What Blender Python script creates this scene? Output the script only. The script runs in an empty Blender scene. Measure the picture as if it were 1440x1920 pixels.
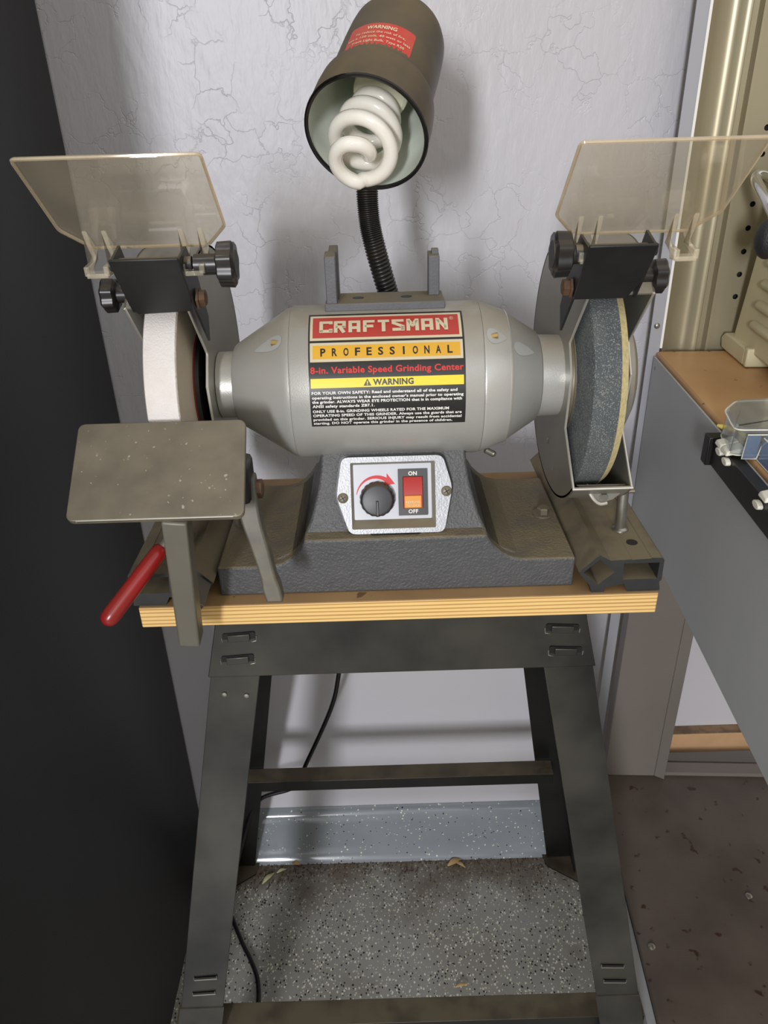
import bpy, bmesh, math, random
from mathutils import Vector, Matrix
random.seed(7)
SC = bpy.context.scene
COL = SC.collection
R = math.radians
def srgb(c):
    return tuple(((v/255)/12.92 if v/255 <= .04045 else ((v/255+.055)/1.055)**2.4) for v in c) + (1,)

# ------------------------------------------------------------------ camera
cam = bpy.data.cameras.new('camera'); camo = bpy.data.objects.new('camera', cam); COL.objects.link(camo)
TH, RL = R(28.4), R(1.7)
fwd = Vector((0, math.cos(TH), -math.sin(TH))); upv = Vector((0, math.sin(TH), math.cos(TH))); rtv = Vector((1, 0, 0))
cx = math.cos(RL)*rtv - math.sin(RL)*upv; cy = math.sin(RL)*rtv + math.cos(RL)*upv
M = Matrix((cx, cy, -fwd)).transposed().to_4x4(); M.translation = Vector((0, 0, 1.30))
camo.matrix_world = M
cam.sensor_fit = 'VERTICAL'; cam.sensor_height = 24; cam.lens = 24*1442/1920
cam.clip_start = .02; cam.clip_end = 60
SC.camera = camo

# ------------------------------------------------------------------ light
w = bpy.data.worlds.new('world'); SC.world = w; w.use_nodes = True
wn = w.node_tree; bg = wn.nodes['Background']
tc = wn.nodes.new('ShaderNodeTexCoord'); sp = wn.nodes.new('ShaderNodeSeparateXYZ'); rp = wn.nodes.new('ShaderNodeValToRGB')
wn.links.new(tc.outputs['Generated'], sp.inputs[0]); wn.links.new(sp.outputs['Z'], rp.inputs[0])
rp.color_ramp.elements[0].position = 0; rp.color_ramp.elements[0].color = (.34, .30, .23, 1)
rp.color_ramp.elements[1].position = .6; rp.color_ramp.elements[1].color = (.79, .775, .735, 1)
wn.links.new(rp.outputs[0], bg.inputs[0]); bg.inputs[1].default_value = .62
def area(name, loc, target, sx, sy, power, color):
    l = bpy.data.lights.new(name, 'AREA'); l.shape = 'RECTANGLE'; l.size = sx; l.size_y = sy; l.energy = power; l.color = color
    o = bpy.data.objects.new(name, l); COL.objects.link(o); o.location = loc
    o.rotation_euler = (Vector(target)-Vector(loc)).to_track_quat('-Z', 'Y').to_euler()
    return o
area('door_opening_light', (-1.0, -4.0, 1.9), (0, 1, 1.0), .34, .9, 80, (.95, .96, 1.0))
area('fill_light', (.6, -3.0, 2.6), (0, .8, .9), 2.6, 1.2, 7, (.88, .93, 1.0))  # fill lamp added above and behind the camera for soft ambient light
SC.view_settings.view_transform = 'Standard'; SC.view_settings.look = 'None'
SC.view_settings.exposure = .88; SC.view_settings.gamma = 1; SC.view_settings.use_curve_mapping = False

# ------------------------------------------------------------------ materials
def nd(nt, t, **kw):
    n = nt.nodes.new(t)
    for k, v in kw.items():
        if hasattr(n, k): setattr(n, k, v)
    return n
def mat(name, col, rough=.5, metal=0., col2=None, ns=18, na=.5, bump=0., bs=300, dust=None, da=.85, dlo=.25, dhi=.8, spec=.5, coat=0., speck=None):
    m = bpy.data.materials.new(name); m.use_nodes = True; nt = m.node_tree; L = nt.links.new
    p = nt.nodes['Principled BSDF']
    tcn = nd(nt, 'ShaderNodeTexCoord'); co = tcn.outputs['Object']
    base = nd(nt, 'ShaderNodeRGB'); base.outputs[0].default_value = srgb(col); cur = base.outputs[0]
    def mix(fac, a, b):
        x = nd(nt, 'ShaderNodeMix', data_type='RGBA'); L(fac, x.inputs['Factor']); L(a, x.inputs['A'])
        if isinstance(b, tuple): x.inputs['B'].default_value = b
        else: L(b, x.inputs['B'])
        return x.outputs['Result']
    def ramp(src, lo, hi, a=0., b=1.):
        x = nd(nt, 'ShaderNodeMapRange'); x.interpolation_type = 'SMOOTHSTEP'
        x.inputs['From Min'].default_value = lo; x.inputs['From Max'].default_value = hi
        x.inputs['To Min'].default_value = a; x.inputs['To Max'].default_value = b
        L(src, x.inputs['Value']); return x.outputs['Result']
    def noise(scale, detail=5):
        x = nd(nt, 'ShaderNodeTexNoise'); x.inputs['Scale'].default_value = scale; x.inputs['Detail'].default_value = detail
        L(co, x.inputs['Vector']); return x.outputs['Fac']
    if col2: cur = mix(ramp(noise(ns), .5-.2, .5+.25, 0, na), cur, srgb(col2))
    if speck:
        sc, thr, c = speck
        cur = mix(ramp(noise(sc, 2), thr, thr+.06), cur, srgb(c))
    if dust:
        g = nd(nt, 'ShaderNodeNewGeometry'); s = nd(nt, 'ShaderNodeSeparateXYZ'); L(g.outputs['Normal'], s.inputs[0])
        up = ramp(s.outputs['Z'], dlo, dhi, 0, 1); n2 = ramp(noise(30), .3, .6, .55*da, da)
        mu = nd(nt, 'ShaderNodeMath', operation='MULTIPLY'); L(up, mu.inputs[0]); L(n2, mu.inputs[1])
        cur = mix(mu.outputs[0], cur, srgb(dust))
        r2 = ramp(mu.outputs[0], 0, 1, rough, min(.9, rough+.35)); L(r2, p.inputs['Roughness'])
        if metal: L(ramp(mu.outputs[0], 0, 1, metal, 0), p.inputs['Metallic'])
    L(cur, p.inputs['Base Color'])
    if not dust: p.inputs['Roughness'].default_value = rough
    if not (dust and metal): p.inputs['Metallic'].default_value = metal
    p.inputs['Specular IOR Level'].default_value = spec
    p.inputs['Coat Weight'].default_value = coat
    if bump:
        b = nd(nt, 'ShaderNodeBump'); b.inputs['Strength'].default_value = bump; b.inputs['Distance'].default_value = .002
        L(noise(bs, 4), b.inputs['Height']); L(b.outputs[0], p.inputs['Normal'])
    return m
def flat(name, col, rough=.5, metal=0.):
    m = bpy.data.materials.new(name); m.use_nodes = True; p = m.node_tree.nodes['Principled BSDF']
    p.inputs['Base Color'].default_value = srgb(col); p.inputs['Roughness'].default_value = rough; p.inputs['Metallic'].default_value = metal
    return m
def clear(name, tint, haze, hazecol, rough=.06, refl=1.0, nscale=12):
    m = bpy.data.materials.new(name); m.use_nodes = True; nt = m.node_tree; L = nt.links.new
    for n in list(nt.nodes): nt.nodes.remove(n)
    out = nd(nt, 'ShaderNodeOutputMaterial'); tr = nd(nt, 'ShaderNodeBsdfTransparent'); tr.inputs[0].default_value = srgb(tint)
    df = nd(nt, 'ShaderNodeBsdfDiffuse'); df.inputs[0].default_value = srgb(hazecol)
    gl = nd(nt, 'ShaderNodeBsdfGlossy'); gl.inputs['Roughness'].default_value = rough; gl.inputs[0].default_value = (refl, refl, refl, 1)
    lw = nd(nt, 'ShaderNodeLayerWeight'); lw.inputs[0].default_value = .5; pw_ = nd(nt, 'ShaderNodeMath', operation='POWER'); L(lw.outputs['Facing'], pw_.inputs[0]); pw_.inputs[1].default_value = 2.8
    fr = nd(nt, 'ShaderNodeMath', operation='MULTIPLY_ADD'); L(pw_.outputs[0], fr.inputs[0]); fr.inputs[1].default_value = .85; fr.inputs[2].default_value = .04
    tcn = nd(nt, 'ShaderNodeTexCoord'); no = nd(nt, 'ShaderNodeTexNoise'); no.inputs['Scale'].default_value = nscale; no.inputs['Detail'].default_value = 6; no.inputs['Distortion'].default_value = 1.2
    L(tcn.outputs['Object'], no.inputs['Vector'])
    mr = nd(nt, 'ShaderNodeMapRange'); L(no.outputs['Fac'], mr.inputs['Value']); mr.inputs['From Min'].default_value = .3; mr.inputs['From Max'].default_value = .7
    mr.inputs['To Min'].default_value = haze*.7; mr.inputs['To Max'].default_value = haze*1.3
    m1 = nd(nt, 'ShaderNodeMixShader'); L(mr.outputs[0], m1.inputs[0]); L(tr.outputs[0], m1.inputs[1]); L(df.outputs[0], m1.inputs[2])
    m2 = nd(nt, 'ShaderNodeMixShader'); L(fr.outputs[0], m2.inputs[0]); L(m1.outputs[0], m2.inputs[1]); L(gl.outputs[0], m2.inputs[2])
    L(m2.outputs[0], out.inputs[0]); return m

DUST = (112, 100, 78)
MT = dict(
    cast=mat('hammered grey casting', (82, 82, 83), .42, .0, (70, 71, 74), 60, .5, bump=.55, bs=420, dust=(128, 115, 88), da=.95, dlo=.42, dhi=.85),
    silver=mat('silver grey paint', (190, 189, 185), .34, .35, (174, 171, 162), 14, .6, bump=.08, bs=900, dust=(138, 127, 104), da=.75, dlo=.35, dhi=.95),
    guard=mat('satin steel guard', (156, 153, 144), .34, .5, (134, 130, 120), 12, .6, dust=(130, 118, 96), da=.6),
    guardedge=flat('bare steel edge', (205, 200, 190), .35, .6),
    dark=mat('shaded wheel gap', (26, 26, 26), .6),
    black=mat('black bracket paint', (25, 26, 28), .42, 0, (48, 48, 47), 40, .35, dust=(92, 84, 68), da=.6, dlo=.7, dhi=1),
    plastic=mat('black knob plastic', (30, 29, 29), .33, 0, (58, 52, 46), 50, .4, dust=(90, 80, 64), da=.5, dlo=.6, dhi=1),
    rail=mat('dusty black extrusion', (40, 41, 43), .5, 0, (60, 58, 54), 50, .4, dust=(122, 110, 86), da=.95, dlo=.1, dhi=.5),
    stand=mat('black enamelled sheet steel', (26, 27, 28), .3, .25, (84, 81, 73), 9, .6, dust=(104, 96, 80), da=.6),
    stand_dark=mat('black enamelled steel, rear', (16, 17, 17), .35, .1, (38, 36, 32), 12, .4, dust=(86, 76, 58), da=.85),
    slot=flat('pressed slot shadow gap', (10, 10, 11), .5),
    bright=flat('scraped bright steel', (170, 168, 160), .3, .8),
    restsurf=mat('scuffed grey plate', (112, 104, 90), .42, .25, (140, 131, 112), 34, .6, speck=(230, .69, (176, 170, 154)), bump=.05, bs=300),
    post=mat('grey dusty bar', (110, 107, 97), .42, .15, (104, 100, 88), 30, .6),
    lever=mat('dusty cast lever', (82, 80, 74), .5, .1, (112, 104, 84), 40, .9),
    castsmooth=mat('grey painted bracket', (92, 93, 97), .5, 0, (80, 80, 82), 60, .5, bump=.12, bs=600, dust=(128, 115, 88), da=.95, dlo=.4, dhi=.8),
    recessteel=flat('bare recess metal', (176, 176, 172), .4, .2),
    red=mat('red dipped vinyl', (150, 22, 24), .28, 0, (112, 40, 34), 30, .5, dust=(140, 84, 68), da=.25, dlo=.5, dhi=1),
    rust=mat('rusty bolt', (104, 78, 56), .6, .3, (70, 52, 38), 200, .8),
    steel=mat('zinc plated steel', (170, 168, 160), .3, .85, (130, 125, 112), 60, .5),
    steeldust=mat('dusty zinc bolt', (120, 112, 96), .45, .5, dust=(120, 108, 84), da=.7),
    wheel=mat('dark abrasive', (74, 81, 86), .85, 0, (104, 107, 103), 40, .6, bump=.6, bs=900, speck=(1000, .56, (134, 137, 130))),
    wheeledge=mat('worn yellow arris', (205, 190, 140), .85, 0, (165, 150, 110), 300, .6, bump=.5, bs=900),
    white=mat('white abrasive', (232, 226, 222), .85, 0, (212, 200, 192), 40, .5, bump=.4, bs=700),
    whiteside=mat('cream wheel side', (196, 184, 166), .8, 0, (182, 170, 150), 30, .5, bump=.3, bs=600),
    washer=mat('red paper washer', (120, 30, 26), .7),
    lampm=mat('black lamp enamel under dust', (30, 28, 26), .40, 0, (84, 72, 54), 22, .95, dust=(104, 90, 64), da=.9, dlo=-.15, dhi=.95),
    lampin=mat('white reflector lining', (214, 220, 208), .3, 0, (196, 204, 192), 20, .5),
    rim=flat('glossy black rim', (18, 17, 17), .15),
    bulb=mat('frosted glass tube', (244, 240, 230), .12, 0, (228, 220, 205), 60, .5, coat=.6),
    bulbbase=mat('cream plastic ballast', (226, 224, 200), .35),
    goose=mat('ribbed black gooseneck', (26, 25, 24), .35, 0, (52, 46, 38), 50, .5),
    sticker=mat('red warning sticker', (196, 46, 38), .45, 0, (188, 84, 58), 40, .8),
    cream_print=flat('cream print', (222, 204, 170), .6),
    panel=mat('cast aluminium panel', (166, 167, 170), .4, .35, (150, 151, 154), 120, .6, bump=.15, bs=600),
    recess=mat('dusty panel recess', (150, 146, 134), .5, .2, dust=(118, 106, 82), da=.9, dlo=.2, dhi=.6),
    panelin=mat('smooth silver panel', (178, 179, 184), .45, .2),
    knob=mat('dark ribbed dial', (46, 47, 50), .4, 0, dust=(104, 86, 60), da=.9, dlo=.55, dhi=.9),
    redprint=flat('red print', (205, 28, 30), .5), whiteprint=flat('white print', (232, 230, 224), .55), blackprint=mat('black label film', (32, 30, 29), .35),
    labelred=mat('label red', (176, 56, 46), .4), labelcream=mat('label cream', (206, 192, 160), .45), labelyellow=mat('label amber', (220, 168, 40), .42, 0, (212, 150, 60), 60, .4),
    labelbright=flat('label yellow', (240, 212, 20), .4), redtext=flat('label red text', (214, 44, 36), .5),
    rocker=mat('red rocker plastic', (176, 44, 40), .3), amber=mat('amber lock key', (222, 142, 30), .3),
    cream=mat('cream machine casting', (206, 198, 162), .5, 0, (190, 180, 142), 20, .5, dust=(188, 176, 138), da=.5),
    bench=mat('orange brown bench timber', (196, 154, 106), .5, 0, (170, 126, 80), 7, .8, speck=(90, .7, (110, 72, 40))),
    panelsteel=mat('grey painted bench steel', (176, 179, 180), .42, .1, (160, 162, 160), 4, .5, bump=.04, bs=700),
    backsteel=mat('reflective tan steel', (162, 153, 128), .36, .45, (146, 138, 114), 5, .5),
    flange=mat('grey flange', (158, 158, 164), .5, .1),
    posts=mat('satin brown grey steel', (128, 121, 115), .42, .25, (112, 106, 101), 6, .5),
    shelf=mat('dark brown shelf board', (98, 88, 80), .42, 0, (70, 60, 52), 9, .8, speck=(60, .66, (60, 40, 26)), bump=.1, bs=200),
    pine=mat('pale timber', (196, 158, 118), .6, 0, (176, 138, 98), 20, .5, dust=(92, 78, 64), da=.95),
    blackcab=mat('satin charcoal cabinet', (32, 33, 35), .5, 0, (38, 38, 38), 3, .5, bump=.1, bs=500),
    cord=mat('black rubber cord', (18, 18, 18), .4),
    leaf=mat('dry leaf', (190, 160, 110), .7, 0, (150, 110, 66), 60, .6), leaf2=mat('pale leaf', (180, 176, 130), .7),
    dirt=mat('brown dirt crumbs', (92, 72, 52), .9, 0, (60, 44, 32), 90, .6),
    clip=mat('translucent white clip', (226, 222, 208), .35), rubber=mat('textured black rubber', (34, 35, 36), .5, bump=.4, bs=500),
    chrome=flat('chrome', (215, 215, 215), .12, 1.), brass=mat('brass screw', (176, 150, 96), .35, .8),
    anchor=mat('yellow plastic plug', (206, 184, 96), .45), blackrail=mat('black steel rail', (22, 22, 21), .4),
)
MT['shield'] = clear('scratched clear acrylic', (251, 248, 240), .15, (214, 204, 182), .05)
MT['shieldclean'] = clear('clear acrylic clamp', (250, 246, 238), .22, (248, 240, 218), .03)  # pale haze colour paints the bright highlights on the clamp fins
MT['box'] = clear('clear polypropylene', (226, 230, 232), .16, (214, 214, 210), .12)
MT['boxblue'] = clear('bluish clear plastic', (190, 204, 222), .25, (160, 176, 200), .12)

def wall_mat():
    m = mat('textured white wall paint', (196, 194, 200), .42, 0, (190, 187, 189), 3, .6); nt = m.node_tree; L = nt.links.new; p = nt.nodes['Principled BSDF']
    tcn = nd(nt, 'ShaderNodeTexCoord'); ns = nd(nt, 'ShaderNodeTexNoise'); ns.inputs['Scale'].default_value = 34; ns.inputs['Detail'].default_value = 4
    L(tcn.outputs['Object'], ns.inputs['Vector'])
    ad = nd(nt, 'ShaderNodeVectorMath', operation='MULTIPLY_ADD'); L(ns.outputs['Color'], ad.inputs[0]); ad.inputs[1].default_value = (.055, .055, .055); L(tcn.outputs['Object'], ad.inputs[2])
    vo = nd(nt, 'ShaderNodeTexVoronoi', feature='DISTANCE_TO_EDGE'); vo.inputs['Scale'].default_value = 24; L(ad.outputs[0], vo.inputs['Vector'])
    mr = nd(nt, 'ShaderNodeMapRange'); mr.inputs['From Max'].default_value = .020; L(vo.outputs['Distance'], mr.inputs['Value'])
    mp = nd(nt, 'ShaderNodeMapping'); mp.inputs['Scale'].default_value = (90, 90, 34); L(tcn.outputs['Object'], mp.inputs[0])
    n2 = nd(nt, 'ShaderNodeTexNoise'); n2.inputs['Scale'].default_value = 1; n2.inputs['Detail'].default_value = 3; L(mp.outputs[0], n2.inputs['Vector'])
    # the trowelled crazing fades in and out and stops low on the wall
    n3 = nd(nt, 'ShaderNodeTexNoise'); n3.inputs['Scale'].default_value = 11; L(tcn.outputs['Object'], n3.inputs['Vector'])
    k = nd(nt, 'ShaderNodeMapRange'); k.inputs['From Min'].default_value = .42; k.inputs['From Max'].default_value = .58; L(n3.outputs['Fac'], k.inputs['Value'])
    sz = nd(nt, 'ShaderNodeSeparateXYZ'); L(tcn.outputs['Object'], sz.inputs[0])
    kz = nd(nt, 'ShaderNodeMapRange'); kz.inputs['From Min'].default_value = .55; kz.inputs['From Max'].default_value = .85; L(sz.outputs['Z'], kz.inputs['Value'])
    b1 = nd(nt, 'ShaderNodeBump'); b1.inputs['Distance'].default_value = .0015
    kk = nd(nt, 'ShaderNodeMath', operation='MULTIPLY'); L(k.outputs[0], kk.inputs[0]); L(kz.outputs[0], kk.inputs[1])
    k2 = nd(nt, 'ShaderNodeMath', operation='MULTIPLY'); L(kk.outputs[0], k2.inputs[0]); k2.inputs[1].default_value = .42; L(k2.outputs[0], b1.inputs['Strength']); L(mr.outputs[0], b1.inputs['Height'])
    b2 = nd(nt, 'ShaderNodeBump'); b2.inputs['Distance'].default_value = .003
    k4 = nd(nt, 'ShaderNodeMath', operation='MULTIPLY'); L(kz.outputs[0], k4.inputs[0]); k4.inputs[1].default_value = .34; L(k4.outputs[0], b2.inputs['Strength']); L(n2.outputs['Fac'], b2.inputs['Height'])
    L(b1.outputs[0], b2.inputs['Normal']); L(b2.outputs[0], p.inputs['Normal'])
    return m
MT['wall'] = wall_mat()
def fleck_mat(name, base, base2, dens, rough, dirt=True):
    m = mat(name, base, rough, 0, base2, 7, .8); nt = m.node_tree; L = nt.links.new; p = nt.nodes['Principled BSDF']
    cur = p.inputs['Base Color'].links[0].from_socket
    tcn = nd(nt, 'ShaderNodeTexCoord')
    for sc, thr, col, rad in ((230, 1-dens*.8, (218, 216, 200), .36), (300, 1-dens, (196, 194, 174), .36), (250, 1-dens*.8, (30, 30, 30), .34)):
        mp = nd(nt, 'ShaderNodeMapping'); mp.inputs['Scale'].default_value = (1, .75, 1); mp.inputs['Rotation'].default_value = (0, 0, sc); mp.inputs['Location'].default_value = (sc*.013, sc*.017, 0); L(tcn.outputs['Object'], mp.inputs[0])
        v = nd(nt, 'ShaderNodeTexVoronoi'); v.inputs['Scale'].default_value = sc; L(mp.outputs[0], v.inputs['Vector'])
        s = nd(nt, 'ShaderNodeSeparateColor'); L(v.outputs['Color'], s.inputs[0])
        a = nd(nt, 'ShaderNodeMath', operation='GREATER_THAN'); L(s.outputs[0], a.inputs[0]); a.inputs[1].default_value = thr
        b = nd(nt, 'ShaderNodeMath', operation='LESS_THAN'); L(v.outputs['Distance'], b.inputs[0]); b.inputs[1].default_value = rad
        c = nd(nt, 'ShaderNodeMath', operation='MULTIPLY'); L(a.outputs[0], c.inputs[0]); L(b.outputs[0], c.inputs[1])
        x = nd(nt, 'ShaderNodeMix', data_type='RGBA'); L(c.outputs[0], x.inputs['Factor']); L(cur, x.inputs['A']); x.inputs['B'].default_value = srgb(col); cur = x.outputs['Result']
    if dirt:
        n = nd(nt, 'ShaderNodeTexNoise'); n.inputs['Scale'].default_value = 9; n.inputs['Detail'].default_value = 7; L(tcn.outputs['Object'], n.inputs['Vector'])
        sz = nd(nt, 'ShaderNodeSeparateXYZ'); L(tcn.outputs['Object'], sz.inputs[0])
        my = nd(nt, 'ShaderNodeMapRange'); L(sz.outputs['Y'], my.inputs['Value']); my.inputs['From Min'].default_value = .86; my.inputs['From Max'].default_value = 1.0
        my.inputs['To Min'].default_value = -.12; my.inputs['To Max'].default_value = .35
        ad = nd(nt, 'ShaderNodeMath', operation='ADD'); L(n.outputs['Fac'], ad.inputs[0]); L(my.outputs[0], ad.inputs[1])
        mr = nd(nt, 'ShaderNodeMapRange'); L(ad.outputs[0], mr.inputs['Value']); mr.inputs['From Min'].default_value = .48; mr.inputs['From Max'].default_value = .78; mr.inputs['To Max'].default_value = .75
        x = nd(nt, 'ShaderNodeMix', data_type='RGBA'); L(mr.outputs[0], x.inputs['Factor']); L(cur, x.inputs['A']); x.inputs['B'].default_value = srgb((84, 68, 50)); cur = x.outputs['Result']
    L(cur, p.inputs['Base Color']); return m
MT['floor'] = fleck_mat('flaked epoxy floor', (150, 149, 144), (130, 127, 116), .30, .4)
MT['cove'] = fleck_mat('flaked epoxy kerb', (134, 140, 146), (122, 128, 132), .05, .16, False)
def ply_mat():
    m = mat('plywood edge and face', (168, 134, 92), .6, 0, (142, 112, 76), 16, .8, speck=(70, .7, (110, 84, 54))); nt = m.node_tree; L = nt.links.new; p = nt.nodes['Principled BSDF']
    cur = p.inputs['Base Color'].links[0].from_socket
    tcn = nd(nt, 'ShaderNodeTexCoord'); s = nd(nt, 'ShaderNodeSeparateXYZ'); L(tcn.outputs['Object'], s.inputs[0])
    mp = nd(nt, 'ShaderNodeMapping'); mp.inputs['Scale'].default_value = (10, 10, 300); L(tcn.outputs['Object'], mp.inputs[0])
    n = nd(nt, 'ShaderNodeTexNoise'); n.inputs['Scale'].default_value = 1; L(mp.outputs[0], n.inputs['Vector'])
    a = nd(nt, 'ShaderNodeMath', operation='MULTIPLY_ADD'); L(s.outputs['Z'], a.inputs[0]); a.inputs[1].default_value = 2*math.pi/.0039; a.inputs[2].default_value = .6
    a2 = nd(nt, 'ShaderNodeMath', operation='MULTIPLY_ADD'); L(n.outputs['Fac'], a2.inputs[0]); a2.inputs[1].default_value = 2.2; L(a.outputs[0], a2.inputs[2])
    b = nd(nt, 'ShaderNodeMath', operation='SINE'); L(a2.outputs[0], b.inputs[0])
    mr = nd(nt, 'ShaderNodeMapRange'); mr.inputs['From Min'].default_value = .2; mr.inputs['From Max'].default_value = .9; L(b.outputs[0], mr.inputs['Value'])
    x = nd(nt, 'ShaderNodeMix', data_type='RGBA'); L(mr.outputs[0], x.inputs['Factor']); x.inputs['A'].default_value = srgb((236, 198, 128)); x.inputs['B'].default_value = srgb((188, 140, 78))
    g = nd(nt, 'ShaderNodeNewGeometry'); s2 = nd(nt, 'ShaderNodeSeparateXYZ'); L(g.outputs['Normal'], s2.inputs[0])
    ab = nd(nt, 'ShaderNodeMath', operation='ABSOLUTE'); L(s2.outputs['Z'], ab.inputs[0])
    lt = nd(nt, 'ShaderNodeMath', operation='LESS_THAN'); L(ab.outputs[0], lt.inputs[0]); lt.inputs[1].default_value = .5
    y = nd(nt, 'ShaderNodeMix', data_type='RGBA'); L(lt.outputs[0], y.inputs['Factor']); L(cur, y.inputs['A']); L(x.outputs['Result'], y.inputs['B'])
    L(y.outputs['Result'], p.inputs['Base Color']); return m
MT['ply'] = ply_mat()

# ------------------------------------------------------------------ mesh helpers
ORG = {}
class MB:
    def __init__(s): s.bm = bmesh.new()
    def face_loop(s, rings, closed_u=True, cap=True):
        vs = [[s.bm.verts.new(p) for p in r] for r in rings]
        n = len(vs[0])
        for a, b in zip(vs, vs[1:]):
            for i in range(n if closed_u else n-1):
                j = (i+1) % n
                try: s.bm.faces.new((a[i], a[j], b[j], b[i]))
                except ValueError: pass
        if cap and closed_u:
            s.bm.faces.new(vs[0][::-1]); s.bm.faces.new(vs[-1])
        return s
    def box(s, x0, x1, y0, y1, z0, z1):
        return s.face_loop([[(x0, y0, z), (x1, y0, z), (x1, y1, z), (x0, y1, z)] for z in (z0, z1)])
    def hexa(s, bot, top): return s.face_loop([bot, top])
    def prism(s, pts, f0, f1):      # pts 2-D mapped by f0 / f1
        return s.face_loop([[f0(*p) for p in pts], [f1(*p) for p in pts]])
    def prism_x(s, yz, x0, x1): return s.prism(yz, lambda y, z: (x0, y, z), lambda y, z: (x1, y, z))
    def prism_y(s, xz, y0, y1): return s.prism(xz, lambda x, z: (x, y0, z), lambda x, z: (x, y1, z))
    def prism_z(s, xy, z0, z1): return s.prism(xy, lambda x, y: (x, y, z0), lambda x, y: (x, y, z1))
    def plate(s, p, d):             # closed loop of 3-D points thickened by vector d
        d = Vector(d); return s.face_loop([[Vector(q) for q in p], [Vector(q)+d for q in p]])
    def lathe(s, prof, o, ax, n=32, cap=True, ref=None):     # prof [(h, r)]
        ax = Vector(ax).normalized(); e1 = ax.cross(Vector(ref or (0, 0, 1)))
        if e1.length < 1e-4: e1 = ax.cross(Vector((0, 1, 0)))
        e1.normalize(); e2 = ax.cross(e1); o = Vector(o)
        rings = [[o+ax*h+(e1*math.cos(t)+e2*math.sin(t))*max(r, 1e-5) for t in [2*math.pi*k/n for k in range(n)]] for h, r in prof]
        return s.face_loop(rings, True, cap)
    def cyl(s, a, b, r, n=20, r2=None):
        a, b = Vector(a), Vector(b); return s.lathe([(0, r), ((b-a).length, r2 if r2 is not None else r)], a, b-a, n)
    def tube(s, path, r, n=12, cap=True, rf=None):
        path = [Vector(p) for p in path]; rings = []; prev = None
        for i, p in enumerate(path):
            t = (path[min(i+1, len(path)-1)]-path[max(i-1, 0)]).normalized()
            if prev is None:
                e = t.cross(Vector((0, 0, 1)));  e = e if e.length > 1e-3 else t.cross(Vector((0, 1, 0)))
            else: e = prev - t*prev.dot(t)
            e.normalize(); prev = e; f = t.cross(e); rr = rf(i) if rf else r
            rings.append([p+(e*math.cos(a)+f*math.sin(a))*rr for a in [2*math.pi*k/n for k in range(n)]])
        return s.face_loop(rings, True, cap)
    def ball(s, c, r, n=16, sx=1, sy=1, sz=1):
        m = Matrix.Translation(c) @ Matrix.Diagonal((sx, sy, sz, 1)); bmesh.ops.create_uvsphere(s.bm, u_segments=n, v_segments=n//2+2, radius=r, matrix=m); return s
    def bar(s, a, b, wa, ha, wb=None, hb=None, up=(0, 0, 1), twist=0):
        a, b = Vector(a), Vector(b); t = (b-a).normalized(); u = t.cross(Vector(up)).normalized(); v = u.cross(t)
        if twist:
            q = Matrix.Rotation(twist, 3, t); u = q @ u; v = q @ v
        wb = wb or wa; hb = hb or ha
        return s.face_loop([[p+u*x*ww/2+v*y*hh/2 for x, y in ((-1, -1), (1, -1), (1, 1), (-1, 1))] for p, ww, hh in ((a, wa, ha), (b, wb, hb))])
    def xf(s, m):
        bmesh.ops.transform(s.bm, matrix=m, verts=s.bm.verts); return s
def obj(name, mb, m, parent=None, bev=0, seg=2, smooth=35, loc=None, label=None):
    bm = mb.bm if isinstance(mb, MB) else mb
    bmesh.ops.recalc_face_normals(bm, faces=bm.faces)
    off = ORG.get(parent.name, Vector()) if parent else Vector(loc or (0, 0, 0))
    if off.length: bmesh.ops.translate(bm, vec=-off, verts=bm.verts)
    me = bpy.data.meshes.new(name); bm.to_mesh(me); bm.free()
    me.materials.append(MT[m] if isinstance(m, str) else m)
    for p in me.polygons: p.use_smooth = True
    me.set_sharp_from_angle(angle=R(smooth))
    o = bpy.data.objects.new(name, me); COL.objects.link(o)
    if bev:
        b = o.modifiers.new('bevel', 'BEVEL'); b.width = bev; b.segments = seg; b.limit_method = 'ANGLE'; b.angle_limit = R(40); b.harden_normals = False
    if parent: o.parent = parent; ORG[o.name] = off
    else: o.location = off; ORG[o.name] = off
    if label: o['label'] = label
    return o
def tag(o, label, cat, group=None):
    o['label'] = label; o['category'] = cat
    if group: o['group'] = group
    return o
def thing(name, label, cat, loc, rz=0, group=None, local=False):
    o = bpy.data.objects.new(name, None); COL.objects.link(o); o.location = loc; o.rotation_euler = (0, 0, rz)
    o.empty_display_size = .05; ORG[o.name] = Vector((0, 0, 0)) if local else Vector(loc)
    return tag(o, label, cat, group)
def struct(o): o['kind'] = 'structure'; return o
def stuff(o): o['kind'] = 'stuff'; return o
def text(s, x0, x1, y0, y1, bold=.02, shear=0):
    """lettering fitted to a rectangle in the XY plane"""
    c = bpy.data.curves.new('t', 'FONT'); c.body = s; c.size = 1; c.offset = bold; c.resolution_u = 3; c.shear = shear; c.space_character = 1.06
    o = bpy.data.objects.new('t', c); me = bpy.data.meshes.new_from_object(o)
    bm = bmesh.new(); bm.from_mesh(me); bpy.data.objects.remove(o); bpy.data.curves.remove(c); bpy.data.meshes.remove(me)
    xs = [v.co.x for v in bm.verts]; ys = [v.co.y for v in bm.verts]
    # cap height by the font, so descenders do not squash a line
    lo, hi = (0, .73) if any(ch.islower() for ch in s) else (min(ys), max(ys))
    for v in bm.verts:
        v.co = Vector((x0+(v.co.x-min(xs))/(max(xs)-min(xs))*(x1-x0), y0+(v.co.y-lo)/(hi-lo)*(y1-y0), 0))
    return bm
def merge(bms):
    out = MB()
    for b in bms:
        me = bpy.data.meshes.new('m'); b.to_mesh(me); b.free(); out.bm.from_mesh(me); bpy.data.meshes.remove(me)
    return out
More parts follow.
